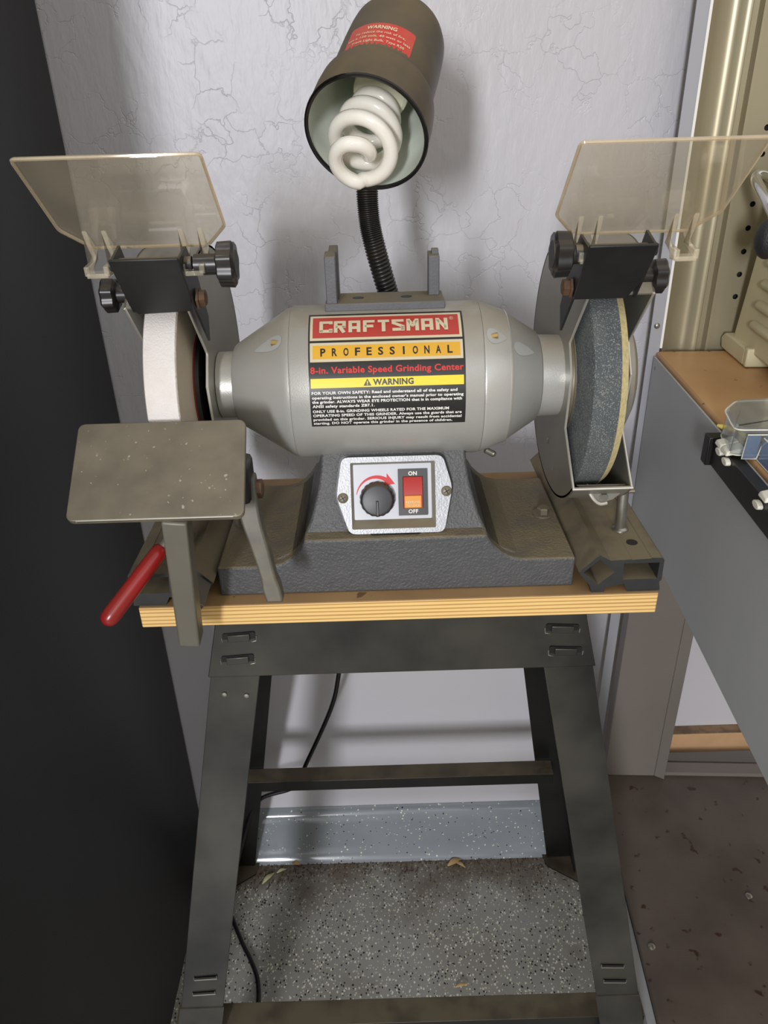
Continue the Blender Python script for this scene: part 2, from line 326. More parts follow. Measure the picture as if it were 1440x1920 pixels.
def rect2(x0, x1, y0, y1, r=0, n=4):
    if not r: return [(x0, y0), (x1, y0), (x1, y1), (x0, y1)]
    pts = []
    for cx_, cy_, a in ((x1-r, y0+r, -90), (x1-r, y1-r, 0), (x0+r, y1-r, 90), (x0+r, y0+r, 180)):
        pts += [(cx_+r*math.cos(R(a+90*k/n)), cy_+r*math.sin(R(a+90*k/n))) for k in range(n+1)]
    return pts
def polyflat(pts):
    m = MB(); m.bm.faces.new([m.bm.verts.new((x, y, 0)) for x, y in pts]); return m.bm
def spline(P, n=8):
    P = [Vector(p) for p in P]; out = []
    for i in range(len(P)-1):
        a, b, c, d = P[max(i-1, 0)], P[i], P[i+1], P[min(i+2, len(P)-1)]
        for k in range(n):
            t = k/n; out.append(.5*((2*b)+(c-a)*t+(2*a-5*b+4*c-d)*t*t+(3*b-a-3*c+d)*t**3))
    return out+[P[-1]]

# ------------------------------------------------------------------ setting
o = struct(obj('wall_back', MB().box(-1.6, 1.9, 1.02, 1.12, 0, 2.5), 'wall'))
o = struct(obj('floor', MB().box(-1.6, 1.9, -1.6, 1.12, -.05, 0), 'floor'))
struct(obj('baseboard_back', MB().prism_x([(1.0195, .0), (1.0195, .118), (1.011, .115), (1.004, .106), (1.0015, .09), (1.000, .03), (.993, .008), (.984, .0005)], -.42, .372), 'cove', smooth=60))
struct(obj('trim_1', MB().box(.42, 1.2, .999, 1.0195, .252, .297), 'pine', bev=.0015))

# ------------------------------------------------------------------ charcoal cabinet on the left
t = thing('storage_cabinet', 'tall charcoal storage cabinet filling the left edge, smooth satin side panel', 'cabinet', (-.66, .6, 0))
obj('side_panel', MB().box(-.372, -.3665, .30, 1.015, .0, 2.0), 'blackcab', t, bev=.001)
obj('body', MB().box(-.95, -.3725, .32, 1.015, .0, 2.0), 'blackcab', t, bev=.002)
obj('door', MB().box(-.95, -.3725, .298, .3195, .06, 1.99), 'blackcab', t, bev=.002)

# ------------------------------------------------------------------ tool stand
XC = .0125
def hw(z): return .183+(.8165-z)*.178           # half width of the splayed frame
st = thing('tool_stand', 'black sheet-steel tool stand with splayed legs under the plywood board', 'stand', (XC, .75, 0))
def yf(z): return .575-(.8165-z)*.20
def yb(z): return .785+(.8165-z)*.245
def leg(sx, back):
    m = MB(); T = .0022; W = .047; zt, zb = .8145, .004
    y = yb if back else yf; dy = -1 if back else 1
    if not back: zt = .817
    rings = []
    for z in (zb, zt):
        X = XC+sx*hw(z); Y = y(z); i = -sx
        rings.append([(X, Y, z), (X+i*W, Y, z), (X+i*W, Y+dy*T, z), (X+i*T, Y+dy*T, z), (X+i*T, Y+dy*W*.8, z), (X, Y+dy*W*.8, z)])
    return m.face_loop(rings)
for sx, back in ((-1, 0), (1, 0), (-1, 1), (1, 1)):
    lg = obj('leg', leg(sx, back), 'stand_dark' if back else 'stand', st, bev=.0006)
    z = .004; X = XC+sx*hw(z); Y = (yb if back else yf)(z); d = -1 if back else 1
    obj('foot', MB().prism_z([(X+sx*.012, Y-d*.004), (X-sx*.055, Y-d*.004), (X-sx*.05, Y+d*.02), (X+sx*.0, Y+d*.055), (X+sx*.012, Y+d*.055)], .0005, .004), 'stand_dark', lg)
    if not back:
        for (u, zz) in () if sx > 0 else ((.015, .797), (.0365, .795)):
            obj('rivet', MB().lathe([(0, .0026), (.0012, .0024), (.0016, .001)], (XC+sx*(hw(zz)-u), yf(zz)-.0002, zz), (0, -1, 0), 12), 'bright', lg)
def beam_front():
    m = MB(); T = .002
    z0, z1 = .8165, .8862
    b = [(XC-hw(z0)-.002, .5725, z0), (XC+hw(z0)+.002, .5725, z0), (XC+hw(z0)+.002, .5745, z0), (XC-hw(z0)-.002, .5745, z0)]
    tp = [(XC-.1705, .585, z1-.003), (XC+.1705, .585, z1-.003), (XC+.1705, .587, z1-.003), (XC-.1705, .587, z1-.003)]
    m.face_loop([b, tp]); m.box(XC-.1695, XC+.1695, .587, .62, z1-.003, z1)
    m.box(XC-.1695, XC+.1695, .5858, .589, z1-.0045, z1-.0005)
    return m
bf = obj('front_beam', beam_front(), 'stand', st, bev=.0008)
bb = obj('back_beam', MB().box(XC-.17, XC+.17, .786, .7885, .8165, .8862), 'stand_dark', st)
for sx in (-1, 1):
    X = XC+sx*.1715
    obj('side_beam', MB().face_loop([[(XC+sx*(hw(.8165)+.0), .576, .8165), (XC+sx*(hw(.8165)-.002), .576, .8165), (XC+sx*(hw(.8165)-.002), .785, .8165), (XC+sx*hw(.8165), .785, .8165)],
        [(X, .589, .8855), (X-sx*.002, .589, .8855), (X-sx*.002, .785, .8855), (X, .785, .8855)]]), 'stand_dark', st)
def on_beam(z): return .5725+(z-.8165)/.0667*.0125
for sx, x, z in ((-1, -.1395, .8575), (-1, -.1425, .8345), (1, .1640, .8565), (1, .168, .8335)):
    y = on_beam(z); rz = -sx*.06
    def fr(u, wz, k): return (x+u*math.cos(rz), y-k, z+wz+u*math.sin(rz))
    s = obj('tab_slot', MB().plate([fr(*p, .0004) for p in rect2(-.0155, .0155, -.0052, .0052, .002)], (0, .0006, 0)), 'slot', bf)
    m = MB()
    m.plate([fr(u, v, .0004) for u, v in ((-.0105, -.004), (.0105, -.004), (.0105, .0035), (-.0105, .0035))], (0, -.0018, 0))
    obj('tab', m, 'stand', bf, bev=.0006)
    m = MB(); m.tube([fr(*p, .0005) for p in ((-.0165, .001), (-.016, -.0052), (-.01, -.0062), (.01, -.0062), (.016, -.0052), (.0165, .001))], .0005, 6)
    obj('slot_rim', m, 'bright', bf)
for sx in (-1, 1):
    for z, kk in ((.452, 1), (.431, 1)):
        y = yf(z)-.0004; x = XC+sx*(hw(z)-.0245)
        m = MB(); rz = -sx*.06
        pts = [(x+u*math.cos(rz), y-.0004, z+v+u*math.sin(rz)) for u, v in ((-.0125, .005), (-.0125, 0), (.0125, 0), (.0125, .005))]
        m.tube(pts, .0006, 6); obj('slot_rim', m, 'bright', st)
        obj('tab_slot', MB().plate([(x+u*math.cos(rz), y, z+v+u*math.sin(rz)) for u, v in ((-.0125, 0), (.0125, 0), (.0125, .0045), (-.0125, .0045))], (0, -.0004, 0)), 'slot', st)
    z = .4125; y = yf(z)
    obj('leg_sleeve', MB().face_loop([[(XC+sx*(hw(zz)+.001), yf(zz)-.0014, zz), (XC+sx*(hw(zz)-.048), yf(zz)-.0014, zz), (XC+sx*(hw(zz)-.048), yf(zz)-.0002, zz), (XC+sx*(hw(zz)+.001), yf(zz)-.0002, zz)] for zz in (.25, .4125)]), 'stand', st)
def brace(y, z, w, d=1):
    m = MB(); m.prism([(y, z), (y+.002, z-.001), (y+.002, z+.018), (y+.024*d+.002, z+.0215), (y+.024*d+.002, z+.0235), (y, z+.0205)], lambda a, b: (XC-w, a, b), lambda a, b: (XC+w, a, b)); return m
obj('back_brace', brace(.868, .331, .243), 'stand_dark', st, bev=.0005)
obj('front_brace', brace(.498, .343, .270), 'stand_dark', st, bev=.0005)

# ------------------------------------------------------------------ plywood board
tag(obj('plywood_board', MB().box(-.2195, .2405, .56, .815, .8865, .908), 'ply', loc=(0, .69, .8865), bev=.0012),
    'light plywood board with striped layered edge lying on the black stand', 'board')

# ------------------------------------------------------------------ extruded rails
U = .975
def rp_(pts): return [(u*U, (v+.0095)*U) for u, v in pts]
OUT = rp_([(.0007, .0126), (.0150, .0275), (.0179, .0299), (.0208, .0280), (.0279, .024), (.0465, .0247), (.0468, .0242), (.0500, .0244), (.0640, .0250), (.0645, .0258), (.0735, .0255), (.0759, .0232), (.0762, .0020), (.0745, .0), (.0760, -.0080), (.0757, -.0094), (.0467, -.0094), (.0425, -.001), (.03, -.0035), (.0254, -.0050), (.0256, -.0094), (.0138, -.0094), (.0125, -.0040), (.0105, -.0005)])
H1 = rp_([(.0413, .0035), (.0719, .0036), (.0719, .0205), (.0400, .0205)])
H2 = rp_([(.0184, .0255), (.0046, .0120), (.0190, -.0014), (.0330, .0120)])
def rail(name, x0, sx, label):
    t = thing(name, label, 'rail', (x0+sx*.037, .69, .9081), 0, 'tool rest rails beside the grinder base')
    bm = bmesh.new(); ya, yb_ = .5635, .80
    loops = []
    for y in (ya, yb_):
        es = []; ls = []
        for poly in (OUT, H1, H2):
            vs = [bm.verts.new((x0+sx*u, y, .9081+v)) for u, v in poly]; ls.append(vs)
            es += [bm.edges.new((vs[i], vs[(i+1) % len(vs)])) for i in range(len(vs))]
        bmesh.ops.triangle_fill(bm, use_beauty=True, use_dissolve=False, edges=es); loops.append(ls)
    for a, b in zip(*loops):
        for i in range(len(a)): j = (i+1) % len(a); bm.faces.new((a[i], a[j], b[j], b[i]))
    m = MB(); m.bm.free(); m.bm = bm
    o = obj('extrusion', m, 'rail', t, smooth=25)
    return t, o
tl, _ = rail('mounting_rail', -.150, -1, 'dusty black hollow rail left of the grinder base, holding the square rest bar')
tr, _ = rail('mounting_rail', .168, 1, 'dusty black hollow rail with diamond and rectangular ends right of the grinder base')
for t, sx, x0 in ((tl, -1, -.150), (tr, 1, .168)):
    for y in ((.592, .70) if sx > 0 else (.578, .64)):
        obj('bolt_hole', MB().cyl((x0+sx*.054, y, .9405), (x0+sx*.054, y, .94165), .0050, 20), 'slot', t)
obj('bolt_hole', MB().cyl((-.150-.048, .5638, .9107), (-.150-.048, .5630, .9107), .0001, 8), 'slot', tl)

# ------------------------------------------------------------------ grinder
AY, AZ = .657, 1.078
g = thing('bench_grinder', 'silver bench grinder with dark cast base, two wheels and a red and yellow label', 'grinder', (.008, .66, .908))
CX = .0095
half = [(.1585, .908), (.1585, .9375), (.110, .9378), (.100, .9405), (.092, .946), (.084, .954), (.079, .963), (.074, .974), (.070, .987), (.0665, 1.00), (.064, 1.015), (.063, 1.03)]
h1 = [p for p in half if p[1] < .9640]
def arch(pts, s=1): return [(CX+x, z) for x, z in pts] + [(CX-x, z) for x, z in reversed(pts)]
m = MB(); m.prism_y(arch(h1), .575, .738)
rings = []
for z in (.9375, .946, .954, .963, .974, .987, 1.0, 1.015, 1.03):
    hx = [x for x, zz in half if abs(zz-z) < .002][-1]
    fy = .5895+(z-.963)*.42 if z >= .963 else .584
    rings.append([(CX-hx, fy, z), (CX+hx, fy, z), (CX+hx, .728-(z-.9375)*.25, z), (CX-hx, .728-(z-.9375)*.25, z)])
m.face_loop(rings)
base = obj('base_casting', m, 'cast', g, bev=.0022, seg=3, smooth=50)
obj('vent_slot', MB().plate([(CX+u, .5835+v, .9633) for u, v in rect2(-.022, .022, -.0030, .0030, .0029)], (0, 0, .0006)), 'slot', base)
for x in (.1545, -.1355):
    obj('washer', MB().cyl((x, .6565, .9374), (x, .6565, .9392), .0098, 28), 'steeldust', base)
    m = MB().lathe([(0, .0062), (.0050, .0062), (.0062, .0052)], (x, .6565, .9392), (0, 0, 1), 6); obj('hex_bolt', m, 'steeldust', base)

def lx(prof, n=64): return MB().lathe([(x, r) for x, r in prof], (0, AY, AZ), (1, 0, 0), n)
obj('motor_housing', lx([(-.0735, .060), (-.0735, .0655), (-.0722, .0663), (.0835, .0663), (.0848, .0655), (.0850, .0600)]), 'silver', g)
def hollow(prof): return prof
eb = obj('end_bell', lx([(-.126, .02), (-.1255, .0335), (-.1245, .035), (-.0800, .0628), (-.0760, .0648), (-.0737, .0652), (-.0737, .03)]), 'silver', g)
er = obj('end_bell', lx([(.0851, .03), (.0851, .0652), (.0870, .0655), (.1075, .0578), (.1080, .0568), (.1086, .0570), (.1095, .0562), (.1360, .0392), (.1375, .036), (.1378, .02)]), 'silver', g)
obj('seam', lx([(.1074, .0574), (.1076, .0584), (.1086, .0580), (.1088, .0570)]), 'guardedge', er)
obj('shaft_collar', lx([(-.1405, .02), (-.1405, .0288), (-.1265, .0292), (-.1262, .02)]), 'silver', g)
obj('shaft_collar', lx([(.1376, .02), (.1378, .0358), (.1565, .0352), (.1565, .02)]), 'silver', g)
# screw recesses let into the end bells
def cone_pt(x, e, lift):
    if x < 0: r = .035+(x+.1245)/(.0445)*.0278
    elif x < .108: r = .0655-(x-.087)/.0205*.0077
    else: r = .0562-(x-.1095)/.0265*.017
    r += lift; return Vector((x, AY-math.cos(e)*r, AZ+math.sin(e)*r))
def recess(x0, x1, e0, e1, par, big):
    m = MB(); n = 20; pts = []
    for k in range(n):
        a = 2*math.pi*k/n; t = (math.cos(a)+1)/2; s = math.sin(a)*(.35+.65*(t if big > 0 else 1-t))
        pts.append((x0+(x1-x0)*t, (e0+e1)/2+s*(e1-e0)/2))
    top = [m.bm.verts.new(cone_pt(x, e, .0004)) for x, e in pts]
    c = m.bm.verts.new(cone_pt((x0+x1)/2+(x1-x0)*.2*big, (e0+e1)/2, .0009))
    for i in range(n): m.bm.faces.new((top[i], top[(i+1) % n], c))
    return m
for x0, x1, e, pr_, bg_ in ((-.1035, -.0790, 52, eb, 1), (.0875, .1045, 50, er, -1), (.1105, .1290, 44, er, -1)):
    rc = obj('screw_recess', recess(x0, x1, R(e-9), R(e+9), pr_, bg_), 'recessteel', pr_, smooth=80)
    xb = x1-.003 if bg_ > 0 else x0+.003
    if x0 < .11:
        m = MB().cyl(cone_pt(xb, R(e), -.001)+Vector((0, 0, -.001)), cone_pt(xb-.006*bg_, R(e), .0015), .0026, 6); obj('screw', m, 'brass', pr_)
obj('clamp_screw', MB().cyl((.092, AY-.028, AZ-.058), (.099, AY-.028, AZ-.062), .0028, 10).ball((.099, AY-.028, AZ-.062), .003, 8), 'steel', er)

# label wrapped on the motor
LU0, LU1, LH = -.0572, .0690, .10226
def wrap(bm, lift, cut=True):
    if cut:
        for k in range(1, 52):
            bmesh.ops.bisect_plane(bm, geom=bm.verts[:]+bm.edges[:]+bm.faces[:], plane_co=(0, k*.002, 0), plane_no=(0, 1, 0))
    r = .0663+lift
    for v in bm.verts:
        e = R(-14.2)+v.co.y/.0663; v.co = Vector((v.co.x, AY-math.cos(e)*r, AZ+math.sin(e)*r))
    return bm
def rectbm(x0, x1, y0, y1, r=0): return polyflat(rect2(x0, x1, y0, y1, r))
lab = obj('label', merge([wrap(rectbm(LU0, LU1, 0, LH), .0002)]), 'blackprint', g, smooth=80, label='printed label with red, yellow and black bands')
mm = .001; a0, a1 = LU0+.0014, LU1-.0016
def lp(name, bms, m, lift):
    return obj(name, merge([wrap(b, lift) for b in bms]), m, lab, smooth=80)
lp('border', [rectbm(a0, a1, 72.1*mm, 99.6*mm), rectbm(a0, a1, 53.7*mm, 70.0*mm)], 'labelcream', .0003)
lp('red_band', [rectbm(a0+.0022, a1-.0022, 74.4*mm, 97.0*mm)], 'labelred', .0004)
lp('amber_band', [rectbm(a0+.0022, a1-.0022, 56.2*mm, 67.6*mm)], 'labelyellow', .0004)
lp('yellow_band', [rectbm(a0, a1, 33.0*mm, 40.5*mm)], 'labelbright', .0004)
GL = {'C': [[(.98, .70), (.98, .87), (.14, .87), (.14, .13), (.98, .13), (.98, .32)]], 'R': [[(.14, 0), (.14, .87), (.86, .87), (.86, .47), (.14, .47)], [(.48, .47), (.86, .0)]],
    'A': [[(.14, 0), (.14, .87), (.86, .87), (.86, 0)], [(.14, .36), (.86, .36)]], 'F': [[(.14, 0), (.14, .87), (1, .87)], [(.14, .46), (.88, .46)]], 'T': [[(0, .87), (1, .87)], [(.5, .87), (.5, 0)]],
    'S': [[(1, .87), (.10, .87), (.12, .66), (.90, .36), (.90, .13), (0, .13)]], 'M': [[(.12, 0), (.12, 1)], [(.14, .93), (.5, .42), (.86, .93)], [(.88, 1), (.88, 0)]], 'N': [[(.14, 0), (.14, 1)], [(.14, .92), (.86, .08)], [(.86, 1), (.86, 0)]]}
def block(word, x0, x1, y0, y1, gap=.26):
    n = len(word); cw = (x1-x0)/(n+(n-1)*gap); out = []; t = .115
    for i, ch in enumerate(word):
        ox = x0+i*cw*(1+gap)
        for line in GL[ch]:
            for a, b in zip(line, line[1:]):
                A_ = Vector((a[0]*cw, a[1]*(y1-y0))); B_ = Vector((b[0]*cw, b[1]*(y1-y0))); d_ = (B_-A_).normalized(); h_ = t*(y1-y0)
                last = b is line[-1]; first_ = a is line[0]
                A2 = A_-d_*(0 if first_ else h_*.8); B2 = B_+d_*(0 if last else h_*.8); q = Vector((-d_.y, d_.x))*h_
                out.append(polyflat([(ox+v.x, y0+v.y) for v in (A2-q, B2-q, B2+q, A2+q)]))
    return out
lp('lettering', block('CRAFTSMAN', a0+.0078, a1-.0112, 79*mm, 92*mm)+[text('®', a1-.0095, a1-.0062, 89.5*mm, 93.5*mm, .0)], 'labelcream', .0009)
def spaced(s, x0, x1, y0, y1, wd, bold):
    n = len(s); out = []
    for i, ch in enumerate(s):
        c = x0+(x1-x0)*i/(n-1); ww = wd*(.35 if ch == 'I' else 1); out.append(text(ch, c-ww/2, c+ww/2, y0, y1, bold))
    return out
lp('lettering', spaced('PROFESSIONAL', a0+.0105, a1-.0105, 58.2*mm, 65.0*mm, .0042, .03), 'blackprint', .0005)
lp('lettering', [text('8-in. Variable Speed Grinding Center', a0, a1, 44.6*mm, 49.8*mm, .025)], 'redtext', .0005)
tri = polyflat([(-.0135, 34.0*mm), (-.0070, 34.0*mm), (-.01025, 39.6*mm)])
lp('lettering', [text('WARNING', -.0058, .0270, 34.2*mm, 39.3*mm, .04), tri], 'blackprint', .0005)
lp('exclamation_bar', [rectbm(-.01065, -.00985, 35.6*mm, 37.8*mm)], 'labelbright', .0006)
lp('exclamation_dot', [rectbm(-.01065, -.00985, 34.6*mm, 35.2*mm)], 'labelbright', .0006)
W = a1-a0; lines = [('FOR YOUR OWN SAFETY: Read and understand all of the safety and', .955, 29.1), ("operating instructions in the enclosed owner's manual prior to operating", .995, 25.4),
    ('the grinder. ALWAYS WEAR EYE PROTECTION that is in compliance with', .985, 21.9), ('ANSI safety standards Z87.1.', .41, 18.3),
    ('ONLY USE 8-in. GRINDING WHEELS RATED FOR THE MAXIMUM', .90, 13.9), ('OPERATING SPEED OF THIS GRINDER. Always use the guards that are', .985, 10.3),
    ('provided on this grinder. SERIOUS INJURY may result from accidental', .985, 6.7), ('starting. DO NOT operate this grinder in the presence of children.', .925, 3.2)]
lp('lettering', [text(s, a0+.0003, a0+.0003+W*f, (c-1.15)*mm, (c+1.15)*mm, .036) for s, f, c in lines], 'whiteprint', .0005)

# bracket on top of the motor
m = MB(); m.prism_z([(-.0440, .6440), (.0560, .6440), (.0560, .6840), (-.0440, .6840)], 1.1428, 1.1492)
tb = obj('accessory_bracket', m, 'castsmooth', g, bev=.0008)
for a, b, y0, y1, z1 in ((-.0425, -.0335, .6445, .6600, 1.1890), (-.0400, -.0325, .6605, .6830, 1.1900), (.0435, .0528, .6660, .6820, 1.1835)):
    obj('upright', MB().face_loop([[(a, y0, 1.149), (b, y0, 1.149), (b, y1, 1.149), (a, y1, 1.149)], [(a, y0, z1-.002), (b, y0, z1-.002), (b, y1, z1), (a, y1, z1)]]), 'castsmooth', tb, bev=.0008)
obj('upright_tip', MB().box(.0465, .0522, .671, .679, 1.182, 1.1860), 'castsmooth', tb, bev=.0004)
for x in (-.0165, .0245): obj('bolt_hole', MB().prism_z([(x+math.cos(a)*.0048, .6640+math.sin(a)*.0040) for a in [k*math.pi/8 for k in range(16)]], 1.1491, 1.1495), 'slot', tb)

# control panel
pb = Vector((CX, .5905, .9600)); pt = Vector((CX, .6135, 1.0220)); pw = (pt-pb).normalized(); pu = Vector((1, 0, 0)); pn = pu.cross(pw)   # pn towards the camera
if pn.y > 0: pn = -pn
def PP(u, v, k=0): return pb+pu*u+pw*v+pn*k
PM = Matrix((pu, pw, pn)).transposed().to_4x4(); PM.translation = pb
def onp(bms, k):
    mb_ = merge(bms); mb_.xf(Matrix.Translation((0, 0, 0))); bmesh.ops.translate(mb_.bm, vec=(0, 0, k), verts=mb_.bm.verts); mb_.xf(PM); return mb_
def ringplate(outer, inner, k0, k1):
    bm = bmesh.new(); L_ = []
    for k in (k0, k1):
        es = []; ls = []
        for poly in (outer, inner):
            vs = [bm.verts.new((x, y, k)) for x, y in poly]; ls.append(vs); es += [bm.edges.new((vs[i], vs[(i+1) % len(vs)])) for i in range(len(vs))]
        bmesh.ops.triangle_fill(bm, use_beauty=True, use_dissolve=False, edges=es); L_.append(ls)
    for a, b in zip(*L_):
        for i in range(len(a)): j = (i+1) % len(a); bm.faces.new((a[i], a[j], b[j], b[i]))
    m = MB(); m.bm.free(); m.bm = bm; return m
def roundpoly(pts, r, n=4):
    out = []
    for i, p in enumerate(pts):
        p = Vector(p); a = Vector(pts[i-1]); b = Vector(pts[(i+1) % len(pts)]); da = (a-p).normalized(); db = (b-p).normalized()
        for k in range(n+1):
            t = k/n; out.append(tuple((p+da*r*(1-t)**2+db*r*t**2)[:]))
    return out
PO = roundpoly([(-.0400, .0005), (.0430, .0005), (.0505, .040), (.0425, .0680), (-.0450, .0680), (-.0505, .034)], .006)
PI = rect2(-.0375, .0355, .0050, .0630, .001, 2)
pan = obj('control_panel', ringplate(PO, PI, .0015, .0090).xf(PM), 'panel', g, bev=.0006, label='pale cast control panel with dial and rocker switch')
obj('gasket', onp([], 0) if False else MB().prism([(x*1.035, .034+(y-.034)*1.04) for x, y in PO], lambda x, y: PP(x, y, .0002), lambda x, y: PP(x, y, .0016)), 'stand_dark', pan)
m = MB(); m.face_loop([[PP(x, y, .0088) for x, y in PI], [PP(x*.93-.0005, .0125+(y-.005)*.835, .0022) for x, y in PI]], cap=False); obj('recess_wall', m, 'recess', pan)
obj('face_plate', MB().prism([(x*.94-.0005, .0122+(y-.005)*.84) for x, y in PI], lambda x, y: PP(x, y, .0016), lambda x, y: PP(x, y, .0024)), 'panelin', pan)
# dial
kc = (-.0150, .0305)
m = MB(); n = 72
def kr(a, r): return r*(1+.045*abs(math.sin(a*9)))
rings = [[PP(kc[0]+math.cos(a)*kr(a, r), kc[1]+math.sin(a)*kr(a, r), k) for a in [2*math.pi*i/n for i in range(n)]] for k, r in ((.0026, .0150), (.0100, .0143))]
rings += [[PP(kc[0]+math.cos(a)*r, kc[1]+math.sin(a)*r, k) for a in [2*math.pi*i/n for i in range(n)]] for k, r in ((.0128, .0140), (.0145, .0128), (.0148, .0115))]
m.face_loop(rings); kn = obj('speed_dial', m, 'knob', pan, smooth=30)
obj('pointer', MB().hexa([PP(kc[0]+u, kc[1]+v, .0146) for u, v in ((-.0012, -.0135), (.0012, -.0135), (.0012, .000), (-.0012, .000))], [PP(kc[0]+u, kc[1]+v, .0160) for u, v in ((-.0007, -.0128), (.0007, -.0128), (.0006, -.001), (-.0006, -.001))]), 'plastic', kn)
arc = []
for k in range(15):
    a = R(172-k*(172-62)/14); arc.append((kc[0]+math.cos(a)*.0185, kc[1]+.0015+math.sin(a)*.0192))
inn = []
for k in range(15):
    a = R(62+k*(172-62)/14); r = .0150+.0030*(k/14); inn.append((kc[0]+math.cos(a)*r, kc[1]+.0015+math.sin(a)*(r+.0006)))
head = [(kc[0]+.0088, kc[1]+.0222), (kc[0]+.0158, kc[1]+.0128), (kc[0]+.0058, kc[1]+.0118)]
def flatpart(pts, k): return MB().prism(pts, lambda x, y: PP(x, y, k), lambda x, y: PP(x, y, k+.0002))
obj('arrow', flatpart(arc+head+inn, .0025), 'redprint', pan)
# switch
S0, S1, T0, T1 = .0035, .0290, .0155, .0560
bz = obj('rocker_switch', ringplate(rect2(S0, S1, T0, T1), rect2(S0+.0040, S1-.0040, T0+.0062, T1-.0062), .0024, .0052).xf(PM), 'plastic', pan)
sx0, sx1 = S0+.0043, S1-.0043; ym = .0335
obj('rocker', MB().prism_x([(T0+.0065, .0024), (T1-.0065, .0024), (T1-.0065, .0046), (T1-.0120, .0068), (.0355, .0075), (ym, .0078), (T0+.0065, .0078)], sx0, sx1).xf(PM @ Matrix(((1, 0, 0, 0), (0, 1, 0, 0), (0, 0, 1, 0), (0, 0, 0, 1)))), 'rocker', bz, bev=.0005)
obj('lock_key', MB().prism([(x, y) for x, y in rect2(sx0+.0006, sx1-.0012, T0+.0070, ym, .001)], lambda x, y: PP(x, y, .0078), lambda x, y: PP(x, y, .0100)), 'amber', bz, bev=.0006)
obj('lettering', onp([text('REMOVE', sx0+.0020, sx1-.0026, T0+.0112, T0+.0134, .01), text('TO LOCK', sx0+.0020, sx1-.0026, T0+.0082, T0+.0104, .01)], .0102), 'cream_print', bz)
obj('lettering', onp([text('ON', .0125, .0200, T1-.0054, T1-.0018, .03), text('OFF', .0120, .0205, T0+.0018, T0+.0054, .03)], .0054), 'whiteprint', bz)
for u, v in ((-.0448, .0328), (.0452, .0365)):
    sc_ = obj('screw', MB().lathe([(0, .0046), (.0016, .0044), (.0024, .0030), (.0026, .001)], PP(u, v, .0088), pn, 20), 'steeldust', pan)
    m = MB()
    for a in (.5, .5+math.pi/2): m.bar(PP(u-math.cos(a)*.0026, v-math.sin(a)*.0026, .0114), PP(u+math.cos(a)*.0026, v+math.sin(a)*.0026, .0114), .0009, .0006, up=pn)
    obj('cross_slot', m, 'slot', pan)

